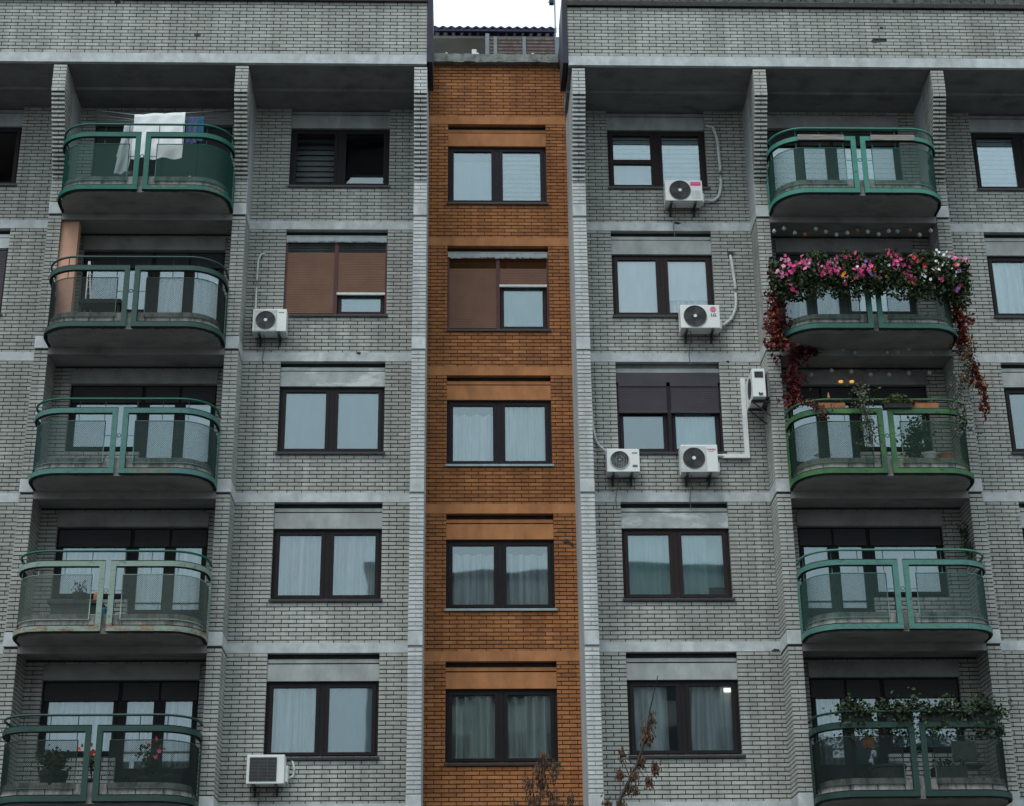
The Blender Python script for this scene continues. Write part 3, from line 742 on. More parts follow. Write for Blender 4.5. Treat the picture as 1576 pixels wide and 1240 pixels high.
def chip(block, x, y, z, w_, h_, seed):
    rr = random.Random(seed); mb = MB(); n = 9; p = [(x+w_*rr.uniform(.6, 1.1)*math.cos(6.283*i/n), z+h_*rr.uniform(.5, 1.1)*math.sin(6.283*i/n)) for i in range(n)]
    i0 = len(mb.v); mb.v += [(a, y-.009, b) for a, b in p]+[(a, y+.01, b) for a, b in p]
    mb.f.append(tuple(range(n))); mb.m.append(0)
    for i in range(n): mb.f.append((i, (i+1) % n, n+(i+1) % n, n+i)); mb.m.append(0)
    mb.put('spalled_patch', M['mortar'], block)
chip(blockL, -1.95, BY-.002, S[1]+.075, .055, .035, 1); chip(blockR, 4.22, BY-.002, S[0]+.08, .075, .03, 2); chip(blockR, 5.58, BY-.002, S[3]-.07, .085, .035, 3); chip(blockR, 5.05, BY-.002, S[1]-.085, .035, .02, 4)
chip(blockL, -5.15, TY-.002, 20.69, .07, .04, 5); chip(blockR, 8.12, TY-.002, 20.66, .09, .035, 6); chip(blockR, 8.28, TY-.002, 20.98, .05, .02, 7); chip(blockL, -6.75, TY-.002, 21.43, .08, .045, 8)
# windows of the left wing, top floor first
a, b = OPEN_L
window(blockL, a, b, S[0], BY, 'dslats+tilt', 'tilt', seed=1, panel='panel', label='shaded window with a slatted blind behind its left pane')
window(blockL, a, b, S[1], BY, 'none', 'plain', seed=2, panel='panel', fm='bframe', shutter=('shut', 'maroon', (1.0, .70)), fringe=True, label='window with brown roller shutters and a fringe, one half open')
window(blockL, a, b, S[2], BY, 'plain', 'plain', seed=3, panel='peel', label='window with plain pale panes under a peeling lintel')
window(blockL, a, b, S[3], BY, 'curtain', 'curtain', seed=4, label='window with pleated sheer curtains in both panes')
window(blockL, a, b, S[4], BY, 'curtain', 'plain', seed=5, label='lowest window, curtain left and plain pane right')
a, b = -10.70, -8.74
window(blockL, a, b, S[0], BY, 'open', 'open', seed=6)
window(blockL, a, b, S[1], BY, 'none', 'none', seed=7, panel='plaster', shutter=('dshut', 'frame', (1., 1.)))
for f in (2, 3, 4): window(blockL, a, b, S[f], BY, 'curtain', 'plain', seed=8+f)
# windows of the right wing
a, b = OPEN_R
window(blockR, a, b, S[0], BY, 'topslats+transom', 'slats', seed=11, fm='bframe', label='shaded window with a transom and slatted blinds')
window(blockR, a, b, S[1], BY, 'white', 'whitelow', seed=12, fm='bframe', label='window with bright white blinds')
window(blockR, a, b, S[2], BY, 'net', 'teal', seed=13, fm='pframe', panel=None, shutter=('dshut', 'pframe', (.42, .42)), label='window with half lowered plum coloured roller shutters')
window(blockR, a, b, S[3], BY, 'teal', 'tealpart', seed=14, fm='bframe', panel='peel', label='window with teal sheer curtains')
w5 = window(blockR, a, b, S[4], BY, 'halfcurtain', 'rightcurtain', seed=15, label='window with a lit lamp behind the right pane')
a, b = 10.27, 12.23
window(blockR, a, b, S[0], BY, 'slats', 'slats', seed=16)
window(blockR, a, b, S[1], BY, 'halfcurtain', 'curtain', seed=17)
window(blockR, a, b, S[2], BY, 'net', 'net', seed=18)
for f in (3, 4): window(blockR, a, b, S[f], BY, 'curtain', 'plain', seed=19+f)
mb = MB(); z = S[2]; 
for a, b in (OPEN_R,):
    mb.box(a+.01, b-.01, BY+.03, BY+.2, z+2.22, z+2.50); mb.put('shutter_box', M['dshut'], blockR)
    mb = MB(); mb.box(a+.002, b-.002, BY+.075, BY+.2, z+2.512, z+2.60); mb.box(a+.002, b-.002, BY+.16, BY+.2, z+2.60, z+2.72); mb.put('lintel_ledge', M['panel'], blockR)
# balcony doors and balconies
CXL, CXR = (PX[1]+PW+PX[2])/2, (PX[5]+PW+PX[6])/2
LK = [('shut', 'shut', 'shut'), ('low', 'low', 'none'), ('plain', 'plain', 'plain'), ('curtain', 'curtain', 'curtain'), ('curtain', 'curtain', 'curtain')]
RK = [('slats', 'slats', 'slats'), ('curtain', 'curtain', 'plain'), ('plain', 'plain', 'plain'), ('plain', 'plain', 'plain'), ('curtain', 'plain', 'plain')]
LN = ['bright green balcony hung with laundry', 'dark green balcony with a peach painted partition', 'teal balcony with a rusty patch on its lower bar', 'pale green balcony with a rusty lower bar', 'dark green balcony with pots of red flowers']
RN = ['mid green balcony with grey planks on its top bar', 'balcony buried in pink flowers and red creeper', 'yellow green balcony with trailing plants on the rail', 'plain teal balcony with nothing on it', 'dark balcony with leafy plants along the rail']
for f in range(5):
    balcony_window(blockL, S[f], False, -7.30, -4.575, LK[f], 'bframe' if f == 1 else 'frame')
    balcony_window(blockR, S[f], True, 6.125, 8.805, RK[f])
    balcony(blockL, CXL, S[f], PAINT['L'][f], MESHP['L'][f], LN[f], PAINT['L'][0] if f in (2, 3) else None)
    balcony(blockR, CXR, S[f], PAINT['R'][f], MESHP['R'][f], RN[f])
# painted panel in the second loggia, planks on the first right balcony
mb = MB(); mb.box(-7.607, -7.285, D+.08, D+.26, S[1]+.101, S[0]-.247); mb.put('painted_partition', M['peach'], blockL)
# lit lamp behind the lowest right window
mb = MB(); mb.box(4.63, 4.79, BY+.150, BY+.165, 8.07, 8.145); mb.put('ceiling_lamp', M['lamp'], w5)

# ------------------------------------------------------------------ the orange block
blockO = thing('apartment_block', (.7, OY, 0), 'narrow orange brick block set back between the two grey ones', 'building', 'joined apartment blocks')
OX0, OX1 = PX[3]+PW+.004, PX[4]-.006
holes = []
OA, OB = -.29, 1.71
for s in S[:5]: holes.append((OA, OB, s+.885, s+2.72))
core = MB(); core.box(OX0, OX1, OY+3.2, D+11, 0, 21.38)
core.box(OX0, OX1, OY+.24, OY+3.2, 21.28, 21.38)
wallO = core.put('wall', M['conc'], blockO)
openwall(blockO, 'wall', OX0, OX1, 0, 21.38, OY, holes, M['omortar'])
br = Bricks(); bandh = [(OX0, OX1, s-.08, s+.09) for s in [20.054]+S[:6]]
br.wall(OX0, OX1, 2.6, 21.38, OY, holes+bandh, phase=OX0+.06, skip=[])
br.build(wallO, M['oran'], M['oran1'])
for s in [20.054]+S[:6]: ledge_band(blockO, OX0, OX1, s, OY, M['opanel'], .092)
chip(blockO, 1.93, OY-.002, 11.02, .07, .05, 11); chip(blockO, 2.02, OY-.002, 10.97, .06, .04, 12)
window(blockO, OA, OB, S[0], OY, 'plainlow', 'slats', seed=21, fm='pframe', panel='opanel', sill='sill', label='top window of the orange block, slatted blind right')
window(blockO, OA, OB, S[1], OY, 'none', 'plain', seed=22, fm='bframe', panel='opanel', shutter=('shut', 'maroon', (1., .38)), fringe=True, label='shuttered window of the orange block with a fringe')
window(blockO, OA, OB, S[2], OY, 'lowcurtain', 'curtain', seed=23, fm='pframe', panel='opanel', sill='wsill', label='orange block window with white curtains on a pale sill')
window(blockO, OA, OB, S[3], OY, 'lowcurtain', 'lowcurtain', seed=24, fm='frame', panel='opanel', sill='wsill', label='orange block window mirroring the block across the street')
window(blockO, OA, OB, S[4], OY, 'pleat', 'pleat', seed=25, fm='frame', panel='opanel', label='lowest orange block window with deeply pleated curtains')
mb = MB(); rr = random.Random(5); mb.box(OX0+.02, OX1-.02, D+1.21, D+7, 21.39, 21.57)
for i in range(24):
    x = OX0+.02+i*(OX1-OX0-.04)/24; mb.box(x, x+(OX1-OX0-.04)/24, D+1.19+rr.uniform(0, .015), D+1.5, 21.38+rr.uniform(.0, .02), 21.575+rr.uniform(.0, .02))
ledge = mb.put('roof_ledge', mat('wet_concrete', (.20, .215, .205), .9, .35, 5, stain=(4, (1, 1, .6), .5, .65, .6, (.05, .055, .05)), bmp=(30, .6, .02)), blockO)
mb = MB(); mb.box(OX0, OX1, D+6.6, D+6.8, 21.4, 25.4); mb.put('terrace_wall', mat('terrace_grey', (.04, .04, .038), .9, .2, 2), blockO)
mb = MB(); mb.tube([(-.5, D+6.4, 23.3), (.6, D+6.4, 23.35)], .03, 8); mb.put('wall_pipe', M['mgrey'], blockO)
for x in (-.33, .32, 1.47):
    mb = MB(); mb.lathe([(.0, 0), (.028, 0), (.034, .03), (.02, .05), (0, .055)], (x, D+1.26, 21.59), 12); mb.put('bolt_cap', M['potw'], blockO)
mb = MB(); mb.box(.20, .30, D+1.35, D+1.45, 21.59, 21.80); tag(put('plastic_tub', bev(mb, 'plastic_tub', M['potw'], .015)), 'small white plastic tub standing on the terrace ledge', 'tub')
# terrace canopy, railing and aerial
cn = thing('roof_canopy', (.7, D+3.2, 21.42), 'blue corrugated canopy roof over the terrace on the orange block', 'canopy')
mb = MB(); n = 15*8; x0, x1 = -.66, 2.11; prev = None
for i in range(n+1):
    x = x0+(x1-x0)*i/n; z = .022*math.sin(i/8*6.283)
    cur = [(x, D+3.2, 23.64+z), (x, D+7.2, 24.9+z), (x, D+3.2, 23.60+z), (x, D+7.2, 24.86+z)]
    if prev:
        mb.quad(prev[0], cur[0], cur[1], prev[1]); mb.quad(prev[2], prev[3], cur[3], cur[2]); mb.quad(prev[2], cur[2], cur[0], prev[0])
    prev = cur
mb.put('roof_sheet', M['blue'], cn)
mb = MB(); mb.box(x0, x1, D+3.21, D+3.28, 23.53, 23.585); mb.put('fascia_board', M['blue'], cn)
mb = MB(); mb.box(x0, x1, D+3.3, D+7.0, 23.40, 23.46); mb.put('ceiling', M['room'], cn)
mb = MB(); mb.box(.515, .60, D+3.21, D+3.30, 21.57, 23.47); mb.put('post', M['gpost'], cn)
fn = thing('terrace_railing', (1.3, D+1.6, 21.42), 'slatted grey railing on the right half of the roof terrace', 'railing')
um = MB(); um.box(-.745, .745, 0, .02, -.02, .02); ume = um.mesh('slat', mat('dark_stained_slat', (.16, .11, .105), .8, .4, 6, (3, 1, 1)))
for i in range(8): put('slat', ume, fn, (1.31, D+1.6, 21.64+.085*i))
for x in (.70, 1.31, 2.02): mb = MB(); mb.box(x-.035, x+.035, D+1.56, D+1.598, 21.575, 22.26); mb.put('post', M['gpost'], fn)
an = thing('antenna_mast', (2.03, D+1.2, 21.42), 'thin aerial mast beside the right wing above the terrace', 'antenna')
mb = MB(); mb.tube([(1.955, D+1.3, 21.57), (1.955, D+1.2, 23.6)], .014, 8); mb.put('mast', M['gpost'], an)
mb = MB(); mb.tube([(1.955, D+1.2, 22.85), (1.80, D+1.15, 22.85)], .01, 6); mb.put('arm', M['gpost'], an)
mb = MB(); mb.box(1.83, 1.93, D+1.08, D+1.18, 22.78, 22.95); put('amplifier', bev(mb, 'amplifier', M['navy'], .01), an)

# ------------------------------------------------------------------ air conditioners
AG = 'outdoor air conditioner units'
def ac(label, x0, x1, z0, z1, Y, fan, style, pipe=None, pr=.02):
    t = thing('air_conditioner', ((x0+x1)/2, Y, z0-.15), label, 'air conditioner', AG)
    yb, yf = Y-.06, Y-.36
    mb = MB(); mb.box(x0, x1, yf, yb, z0, z1); put('casing', bev(mb, 'casing', M['whitep'], .012), t)
    cx, cz, r = fan
    if style == 'louvre':
        mb = MB(); mb.box(x0+.05, x0+.51, yf-.004, yf+.01, z0+.04, z1-.05); mb.put('intake', M['dgrey'], t)
        mb = MB()
        for i in range(17): mb.box(x0+.055, x0+.505, yf-.012, yf-.004, z0+.052+i*.024, z0+.060+i*.024)
        for i in range(4): mb.box(x0+.052+i*.15, x0+.058+i*.15, yf-.014, yf-.011, z0+.042, z1-.052)
        tag(mb.put('louvre', M['mgrey'], t), kind='stuff')
        mb = MB(); mb.box(x1+.0, x1+.05, yf+.08, yb-.02, z0+.04, z0+.32); put('valve_cover', bev(mb, 'valve_cover', M['whitep'], .012), t)
    else:
        if style in ('square', 'red'):
            s_ = r+.035; mb = MB(); mb.box(cx-s_, cx+s_, yf-.005, yf+.01, cz-s_, cz+s_); put('fan_surround', bev(mb, 'fan_surround', M['pipe'], .004, 1), t)
        mb = MB(); mb.disc((cx, yf-.0065, cz), r, 32); mb.put('fan_opening', M['dgrey'], t)
        mb = MB(); 
        for k in range(3):
            a0 = 2.1*k+.5
            for i in range(5):
                a1 = a0+i*.2; a2 = a1+.2
                mb.quad((cx+.04*math.cos(a1), yf-.0075, cz+.04*math.sin(a1)), (cx+r*.9*math.cos(a1), yf-.009, cz+r*.9*math.sin(a1)), (cx+r*.9*math.cos(a2), yf-.009, cz+r*.9*math.sin(a2)), (cx+.04*math.cos(a2), yf-.0075, cz+.04*math.sin(a2)))
        mb.put('fan_blade', M['dgrey2'] if style != 'spoke' else M['potg'], t)
        mb = MB(); mb.ring((cx, yf-.010, cz), r, .007, 36)
        if style == 'swirl':
            for i in range(22):
                a = 6.283*i/22; mb.tube([(cx+.03*math.cos(a), yf-.016, cz+.03*math.sin(a)), (cx+r*.55*math.cos(a+.25), yf-.016, cz+r*.55*math.sin(a+.25)), (cx+r*math.cos(a+.35), yf-.012, cz+r*math.sin(a+.35))], .0022, 4)
        elif style in ('rings', 'red'):
            for i in range(1, 8): mb.ring((cx, yf-.014, cz), r*i/8, .0022, 30, 4)
        else:
            for i in range(-5, 6):
                dx = i*r/5.6; h = math.sqrt(max(0, r*r-dx*dx)); mb.tube([(cx+dx, yf-.014, cz-h), (cx+dx, yf-.014, cz+h)], .0016, 4)
            mb.ring((cx, yf-.014, cz), r*.45, .002, 24, 4)
        mb.put('fan_grille', M['mgrey'] if style != 'spoke' else M['pipe'], t, smooth=True)
        mb = MB(); mb.lathe([(0, 0), (.036 if style != 'spoke' else .014, 0), (.03 if style != 'spoke' else .01, .008), (0, .009)], (0, 0, 0), 18)
        put('hub', mb.mesh('hub', M['whitep']), t, (cx, yf-.012, cz), rot=(R(90), 0, 0))
        if style in ('rings', 'red', 'swirl'):
            mb = MB(); mb.box(x1+.0, x1+.045, yf+.10, yb-.02, z0+.03, z0+.22); put('valve_cover', bev(mb, 'valve_cover', M['whitep'], .012), t)
    for x in (x0+.12, x1-.14):
        mb = MB(); mb.box(x-.02, x+.02, yf+.02, Y-.012, z0-.045, z0-.005); mb.box(x-.02, x+.02, Y-.05, Y-.012, z0-.17, z0-.045)
        mb.tube([(x, yf+.06, z0-.04), (x, Y-.03, z0-.16)], .012, 6); mb.put('bracket', M['steel'], t)
        for y in (yf+.05, yb-.05): mb = MB(); mb.box(x-.025, x+.025, y-.025, y+.025, z0-.006, z0+.006); mb.put('rubber_foot', M['black'], t)
    xd = x0+.2; mb = MB(); mb.tube([(xd, Y-.2, z0), (xd+.02, Y-.12, z0-.1), (xd, Y-.04, z0-.22), (xd-.03, Y-.02, z0-.42), (xd-.01, Y-.02, z0-.62)], .007, 6); mb.put('drain_hose', M['mgrey'], t)
    if pipe:
        mb = MB(); mb.tube(pipe, pr, 10); mb.put('pipe', M['pipe'], t, smooth=True)
    return t, yf
def text(body, size, x, y, z, m, parent, name, bold=0.):
    c = bpy.data.curves.new(name, 'FONT'); c.body = body; c.size = size; c.extrude = .0008; c.offset = bold; c.align_x = 'CENTER'; c.align_y = 'CENTER'
    c.materials.append(m); o = bpy.data.objects.new(name, c); COL.objects.link(o); o.location = (x, y, z); o.rotation_euler = (R(90), 0, 0); me = bpy.data.meshes.new_from_object(o.evaluated_get(bpy.context.evaluated_depsgraph_get())); bpy.data.objects.remove(o); return put(name, me, parent, (x, y, z), rot=(R(90), 0, 0))
Yb = BY
def sm(pts, n=4):
    """rounded polyline"""
    pts = [Vector(p) for p in pts]; out = [pts[0]]
    for a, b, c in zip(pts, pts[1:], pts[2:]):
        p = a.lerp(b, .7); q = b.lerp(c, .3)
        for i in range(n+1):
            t = i/n; out.append(p.lerp(b, t).lerp(b.lerp(q, t), t))
    return out+[pts[-1]]
yp = Yb-.045
t, yf = ac('white unit with a pink sticker under the top right window', 3.97, 4.70, 17.64, 18.09, Yb, (4.26, 17.87, .205), 'rings', sm([(4.92, Yb+.02, 19.56), (5.04, yp, 19.50), (5.11, yp, 19.2), (5.13, yp, 18.6), (5.13, yp, 18.2), (5.08, yp, 17.92), (4.95, yp, 17.80), (4.74, yp-.05, 17.80)]), .03)
mb = MB(); mb.box(4.47, 4.67, yf-.004, yf+.002, 17.97, 18.055); mb.put('sticker', M['pink'], t)
mb = MB(); [mb.box(4.49+i*.028, 4.508+i*.028, yf-.0055, yf-.003, 18.018, 18.04) for i in range(6)]; mb.put('sticker_print', M['flpink'], t)
mb = MB(); mb.box(4.48, 4.66, yf-.003, yf+.002, 17.68, 17.86); mb.put('service_panel', M['pipe'], t)
t, yf = ac('white unit with a pink round logo and swirled fan grille', 4.14, 4.89, 14.91, 15.39, Yb, (4.42, 15.155, .215), 'swirl', sm([(5.225, Yb+.02, 16.66), (5.23, yp, 16.55), (5.25, yp, 16.3), (5.28, yp, 15.9), (5.27, yp, 15.5), (5.17, yp, 15.25), (5.02, yp, 15.12), (4.92, yp-.05, 15.08)]), .03)
mb = MB(); mb.disc((4.765, yf-.003, 15.295), .058, 28); mb.put('logo_disc', M['pink'], t)
mb = MB(); mb.ring((4.765, yf-.004, 15.295), .043, .003, 24, 4); mb.box(4.762, 4.768, yf-.006, yf-.003, 15.275, 15.32); mb.box(4.762, 4.79, yf-.006, yf-.003, 15.272, 15.278); mb.put('logo_mark', M['fwhite'], t)
text('LG', .085, 4.77, yf-.003, 15.175, M['black'], t, 'lettering', .002)
mb = MB(); mb.box(5.17, 5.29, Yb-.03, Yb-.002, 16.63, 16.70); mb.put('wall_collar', M['black'], t)
t, yf = ac('small white unit with a see-through fan left of its larger neighbour', 2.65, 3.25, 12.02, 12.47, Yb, (2.885, 12.25, .172), 'spoke', sm([(2.415, yp, 14.0), (2.42, yp, 13.4), (2.44, yp, 13.0), (2.50, yp, 12.7), (2.66, yp-.03, 12.52)]), .022)
for i in range(4): mb = MB(); mb.box(3.115+i*.025, 3.133+i*.025, yf-.003, yf+.002, 12.375, 12.397); mb.put('letter', M['black'], t)
mb = MB(); mb.box(3.12, 3.21, yf-.003, yf+.002, 12.11, 12.155); mb.put('rating_label', M['mgrey'], t)
t, yf = ac('larger white unit with red lettering and white trunking', 4.01, 4.69, 12.02, 12.55, Yb, (4.25, 12.285, .20), 'red')
text('TOSHIBA', .042, 4.575, yf-.003, 12.455, M['red'], t, 'lettering', .0008); text('INVERTER', .02, 4.575, yf-.003, 12.415, M['red'], t, 'lettering')
mb = MB(); mb.box(5.25, 5.335, yp-.03, Yb-.002, 12.40, 14.0); mb.box(4.83, 5.25, yp-.03, Yb-.002, 12.40, 12.475); mb.tube([(4.70, yp-.02, 12.45), (4.85, yp-.02, 12.44)], .025, 8); mb.put('trunking', M['whitep'], t)
t, yf = ac('white unit beside the shuttered window of the left block', -3.93, -3.30, 14.82, 15.28, Yb, (-3.69, 15.05, .18), 'square', sm([(-3.80, Yb+.02, 16.63), (-3.88, yp, 16.60), (-3.93, yp, 16.45), (-3.935, yp, 16.0), (-3.93, yp, 15.2)]), .018)
for i in range(4): mb = MB(); mb.box(-3.445+i*.026, -3.425+i*.026, yf-.003, yf+.002, 15.20, 15.215); mb.put('letter', M['black'], t)
ac('white unit with a square louvred grille below the lowest left window', -3.64, -3.0, 6.43, 6.92, Yb, (-3.37, 6.66, .2), 'louvre', sm([(-2.98, yp-.1, 6.55), (-2.88, yp, 6.60), (-2.86, yp, 6.72), (-2.90, yp+.03, 6.86), (-2.93, Yb+.02, 6.90)]), .02)
# the unit hung side-on from the pier
t = thing('air_conditioner', (5.5, D+.25, 13.1), 'white unit hung end-on from the brick pier', 'air conditioner', AG)
mb = MB(); mb.box(5.325, 5.565, D-.22, D+.52, 13.29, 13.85); put('casing', bev(mb, 'casing', M['whitep'], .012), t)
mb = MB(); mb.box(5.37, 5.53, D-.226, D-.21, 13.67, 13.79); mb.put('handle_recess', M['dgrey'], t)
mb = MB(); mb.box(5.43, 5.455, D-.232, D-.21, 13.335, 13.375); mb.box(5.475, 5.50, D-.236, D-.21, 13.33, 13.37); mb.tube([(5.43, D-.23, 13.34), (5.50, D-.25, 13.34)], .012, 6); mb.put('valve', M['black'], t)
mb = MB(); mb.disc((0, 0, 0), .2, 28); put('fan_opening', mb.mesh('fan_opening', M['dgrey']), t, (5.3235, D+.12, 13.58), rot=(0, 0, R(-90)))
for y in (D-.05, D+.36): mb = MB(); mb.box(5.31, 5.662, y-.02, y+.02, 13.245, 13.285); mb.tube([(5.33, y, 13.26), (5.655, y, 12.98)], .014, 6); mb.put('bracket', M['steel'], t)
mb = MB(); mb.box(5.60, 5.64, D-.2, D+.5, 13.3, 13.8); mb.put('coil_guard', M['mgrey'], t)

# ------------------------------------------------------------------ plants, pots and laundry
def pot(name, loc, r, h, m, label, cat='pot', group=None, plant=None):
    """plant: (leaf materials, n leaves, radius, height, leaf size, [(flower mat, n)])"""
    t = thing(name, loc, label, cat, group)
    mb = MB(); mb.lathe([(0, 0), (r*.72, 0), (r*.95, h*.8), (r, h*.8), (r, h), (r*.9, h), (r*.85, h*.86), (0, h*.86)], loc, 18); mb.put('pot', M[m], t, smooth=False)
    if plant: foliage(t, (loc[0], loc[1], loc[2]+h), *plant)
    return t
def flower_mesh(r=.037):
    mb = MB()
    for k in range(5):
        a = 6.283*k/5; b = a+.63; c = a-.63
        mb.quad((0, -.004, 0), (r*.8*math.cos(c), -.012, r*.8*math.sin(c)), (r*1.15*math.cos(a), -.008, r*1.15*math.sin(a)), (r*.8*math.cos(b), -.012, r*.8*math.sin(b)))
    return mb.mesh('flower', M['fpink'])
FM = flower_mesh()
def flower(parent, p, m, s=1.):
    put('flower', FM, parent, p, M[m], rot=(random.gauss(-.3, .5), random.uniform(0, 6), random.gauss(0, .6)), scale=(s, s, s))
def foliage(t, c, mats, n, rad, hgt, size, flowers=(), stems=6):
    mb = MB(); rr = random
    tips = []
    for i in range(stems):
        a = rr.uniform(0, 6.283); e = Vector((c[0]+rad*rr.uniform(.2, .8)*math.cos(a), c[1]+rad*.7*rr.uniform(.2, .8)*math.sin(a), c[2]+hgt*rr.uniform(.5, 1)))
        st = MB() if i == 0 else st
        st.tube([c, Vector(c).lerp(e, .5)+Vector((0, 0, hgt*.08)), e], .006, 5, r2=.003); tips.append(e)
    st.put('stem', M['bark'], t)
    for i in range(n):
        e = rr.choice(tips); f = rr.random()**.6; p = Vector(c).lerp(e, f)+Vector((rr.gauss(0, rad*.28), rr.gauss(0, rad*.25), rr.gauss(0, hgt*.13)))
        mb.leaf(p, size, rr.randrange(len(mats)))
    tag(mb.put('foliage', [M[m] for m in mats], t), kind='stuff')
    for m, k in flowers:
        for i in range(k):
            e = rr.choice(tips); flower(t, e+Vector((rr.gauss(0, rad*.3), -rad*.3, rr.gauss(.02, hgt*.12))), m)
# laundry on the top left balcony
YL = D-.42
def sheet(name, x0, x1, z0, z1, Y, m, label, cat, group, amp=.035, folds=2.5, skew=0., topslope=0.):
    mb = MB(); n, k = 22, 14; rr = random.Random(int(abs(x0)*100)); ph = rr.uniform(0, 6); i0 = 0
    for side in (0, 1):
        zlow = z0 if side == 0 else z0+(z1-z0)*.35
        for i in range(n+1):
            for j in range(k+1):
                u_, v_ = i/n, j/k; z = z1+(zlow-z1)*v_+topslope*u_*(1-v_); x = x0+(x1-x0)*u_+skew*v_
                y = Y+(.012+.02*v_)*(1 if side else -1)+amp*(v_**.6)*math.sin(u_*folds*6.283+ph+v_*1.2)+amp*.45*math.sin(u_*13+v_*6+ph)*math.sin(v_*9+u_*4)
                mb.v.append((x, y, z))
        for i in range(n):
            for j in range(k):
                q = side*(n+1)*(k+1)+i*(k+1)+j; mb.f.append((q, q+1, q+k+2, q+k+1)); mb.m.append(0)
    for i in range(n):
        q = i*(k+1); r_ = (n+1)*(k+1)+i*(k+1); mb.f.append((q, q+k+1, r_+k+1, r_)); mb.m.append(0)
    o = mb.put(name, m, smooth=True); return tag(o, label, cat, group)
LG_ = 'laundry on the top left balcony'
sheet('towel', -6.30, -5.33, 18.08, 19.06, YL, M['towel'], 'big white towel hung over the top left balcony', 'towel', LG_, topslope=.06)
sheet('shirt', -6.50, -6.24, 17.80, 18.90, YL+.10, M['gcloth'], 'long grey cloth hanging left of the white towel', 'laundry', LG_, .03, 1.5, -.12)
sheet('trousers', -5.31, -5.09, 18.45, 19.05, YL+.05, M['bcloth'], 'striped blue cloth hanging right of the white towel', 'laundry', LG_, .02, 2)
sheet('shirt', -5.08, -4.97, 18.50, 19.04, YL+.05, M['bcloth2'], 'narrow bright blue cloth at the end of the washing line', 'laundry', LG_, .01, 1)
cl = thing('clothesline', (-5.9, D+.3, 19.0), 'thin washing lines strung across the top left balcony', 'clothesline')
for i, (dz, dy) in enumerate(((0, 0), (-.05, .1), (-.02, .2))):
    mb = MB(); mb.tube([(-7.52+.1*i, BY-.02, 19.85-.12*i), (-6.3, YL+dy, 19.06+dz), (-5.33, YL+dy, 19.11+dz), (-4.55-.05*i, BY-.02, 19.85-.12*i)], .007, 5); mb.put('cord', M['line'], cl)
# things on that balcony floor seen through the mesh
pot('plant_pot', (-5.2, D-.35, S[0]+.10), .13, .24, 'potd', 'dark pot with a tuft of leaves under the blue laundry', 'pot', None, (['leafd'], 60, .16, .22, .06))
mb = MB(); mb.lathe([(0, 0), (.17, 0), (.19, .33), (.16, .42), (0, .43)], (-6.3, D-.35, S[0]+.10), 18); tag(mb.put('laundry_basket', M['potd']), 'round dark basket under the grey cloth', 'basket')
mb = MB(); mb.lathe([(0, 0), (.05, 0), (.05, .2), (.02, .25), (0, .26)], (-5.12, D-.62, S[0]+.10), 14); tag(mb.put('bottle', M['potw']), 'small white bottle on the top left balcony floor', 'bottle')
# second left balcony: folded airer, low black table, disc on the mesh
ar = thing('drying_rack', (-6.9, D-.3, S[1]+.10), 'folded white drying rack leaning behind the dark green railing', 'drying rack')
for dx in (0, .09):
    mb = MB(); mb.tube([(-6.93+dx*1.6, D-.32, S[1]+.10), (-6.96+dx*.2, D-.22, S[1]+1.55)], .014, 8); mb.put('leg', M['potw'], ar)
um = MB(); um.tube([(0, 0, 0), (.11, 0, .0)], .007, 6); ume = um.mesh('rung', M['potw'])
for i in range(9): put('rung', ume, ar, (-6.955+.004*i, D-.26, S[1]+.35+.13*i))
tb = thing('low_table', (-6.6, D-.4, S[1]+.1), 'low black table behind the dark green railing', 'table')
mb = MB(); mb.box(-7.0, -6.22, D-.6, D-.2, S[1]+.52, S[1]+.60); mb.put('table_top', M['potd'], tb)
for x, y in ((-6.95, D-.55), (-6.27, D-.55), (-6.95, D-.25), (-6.27, D-.25)): mb = MB(); mb.box(x-.02, x+.02, y-.02, y+.02, S[1]+.10, S[1]+.52); mb.put('leg', M['potd'], tb)
mb = MB(); mb.lathe([(0, 0), (.06, .0), (.06, .012), (0, .014)], (0, 0, 0), 20)
o = put('disc', mb.mesh('disc', M['potw']), None, (-7.535, D-.42, S[1]+.82), rot=(0, R(-90), R(15))); tag(o, 'small pale disc tied to the mesh of the dark green balcony', 'disc')
# fourth left balcony
st_ = thing('plant_stand', (-6.6, D-.25, S[3]+.1), 'grey box bench under the potted plant', 'stand'); mb = MB(); mb.box(-7.05, -6.15, D-.5, D-.1, S[3]+.50, S[3]+.56); mb.put('seat', M['potg'], st_); mb = MB(); mb.box(-7.0, -6.2, D-.46, D-.14, S[3]+.1, S[3]+.50); mb.put('base', M['potg'], st_)
pot('plant_pot', (-6.56, D-.3, S[3]+.56), .13, .17, 'potd', 'dark pot with a spindly plant on the pale green balcony', 'pot', None, (['leafd', 'ivym'], 55, .2, .24, .05))
mb = MB(); mb.lathe([(0, 0), (.055, 0), (.055, .10), (.03, .16), (0, .17)], (-6.25, D-.40, S[3]+.56), 14); tag(mb.put('lantern', M['terra']), 'little orange dome shaped pot beside the spindly plant', 'lantern')
mb = MB(); mb.lathe([(0, 0), (.07, 0), (.075, .26), (.06, .3), (0, .3)], (-6.06, D-.55, S[3]+.10), 16); tag(mb.put('bucket', mat('blue_bucket', (.03, .11, .2), .5)), 'blue bucket on the pale green balcony floor', 'bucket')
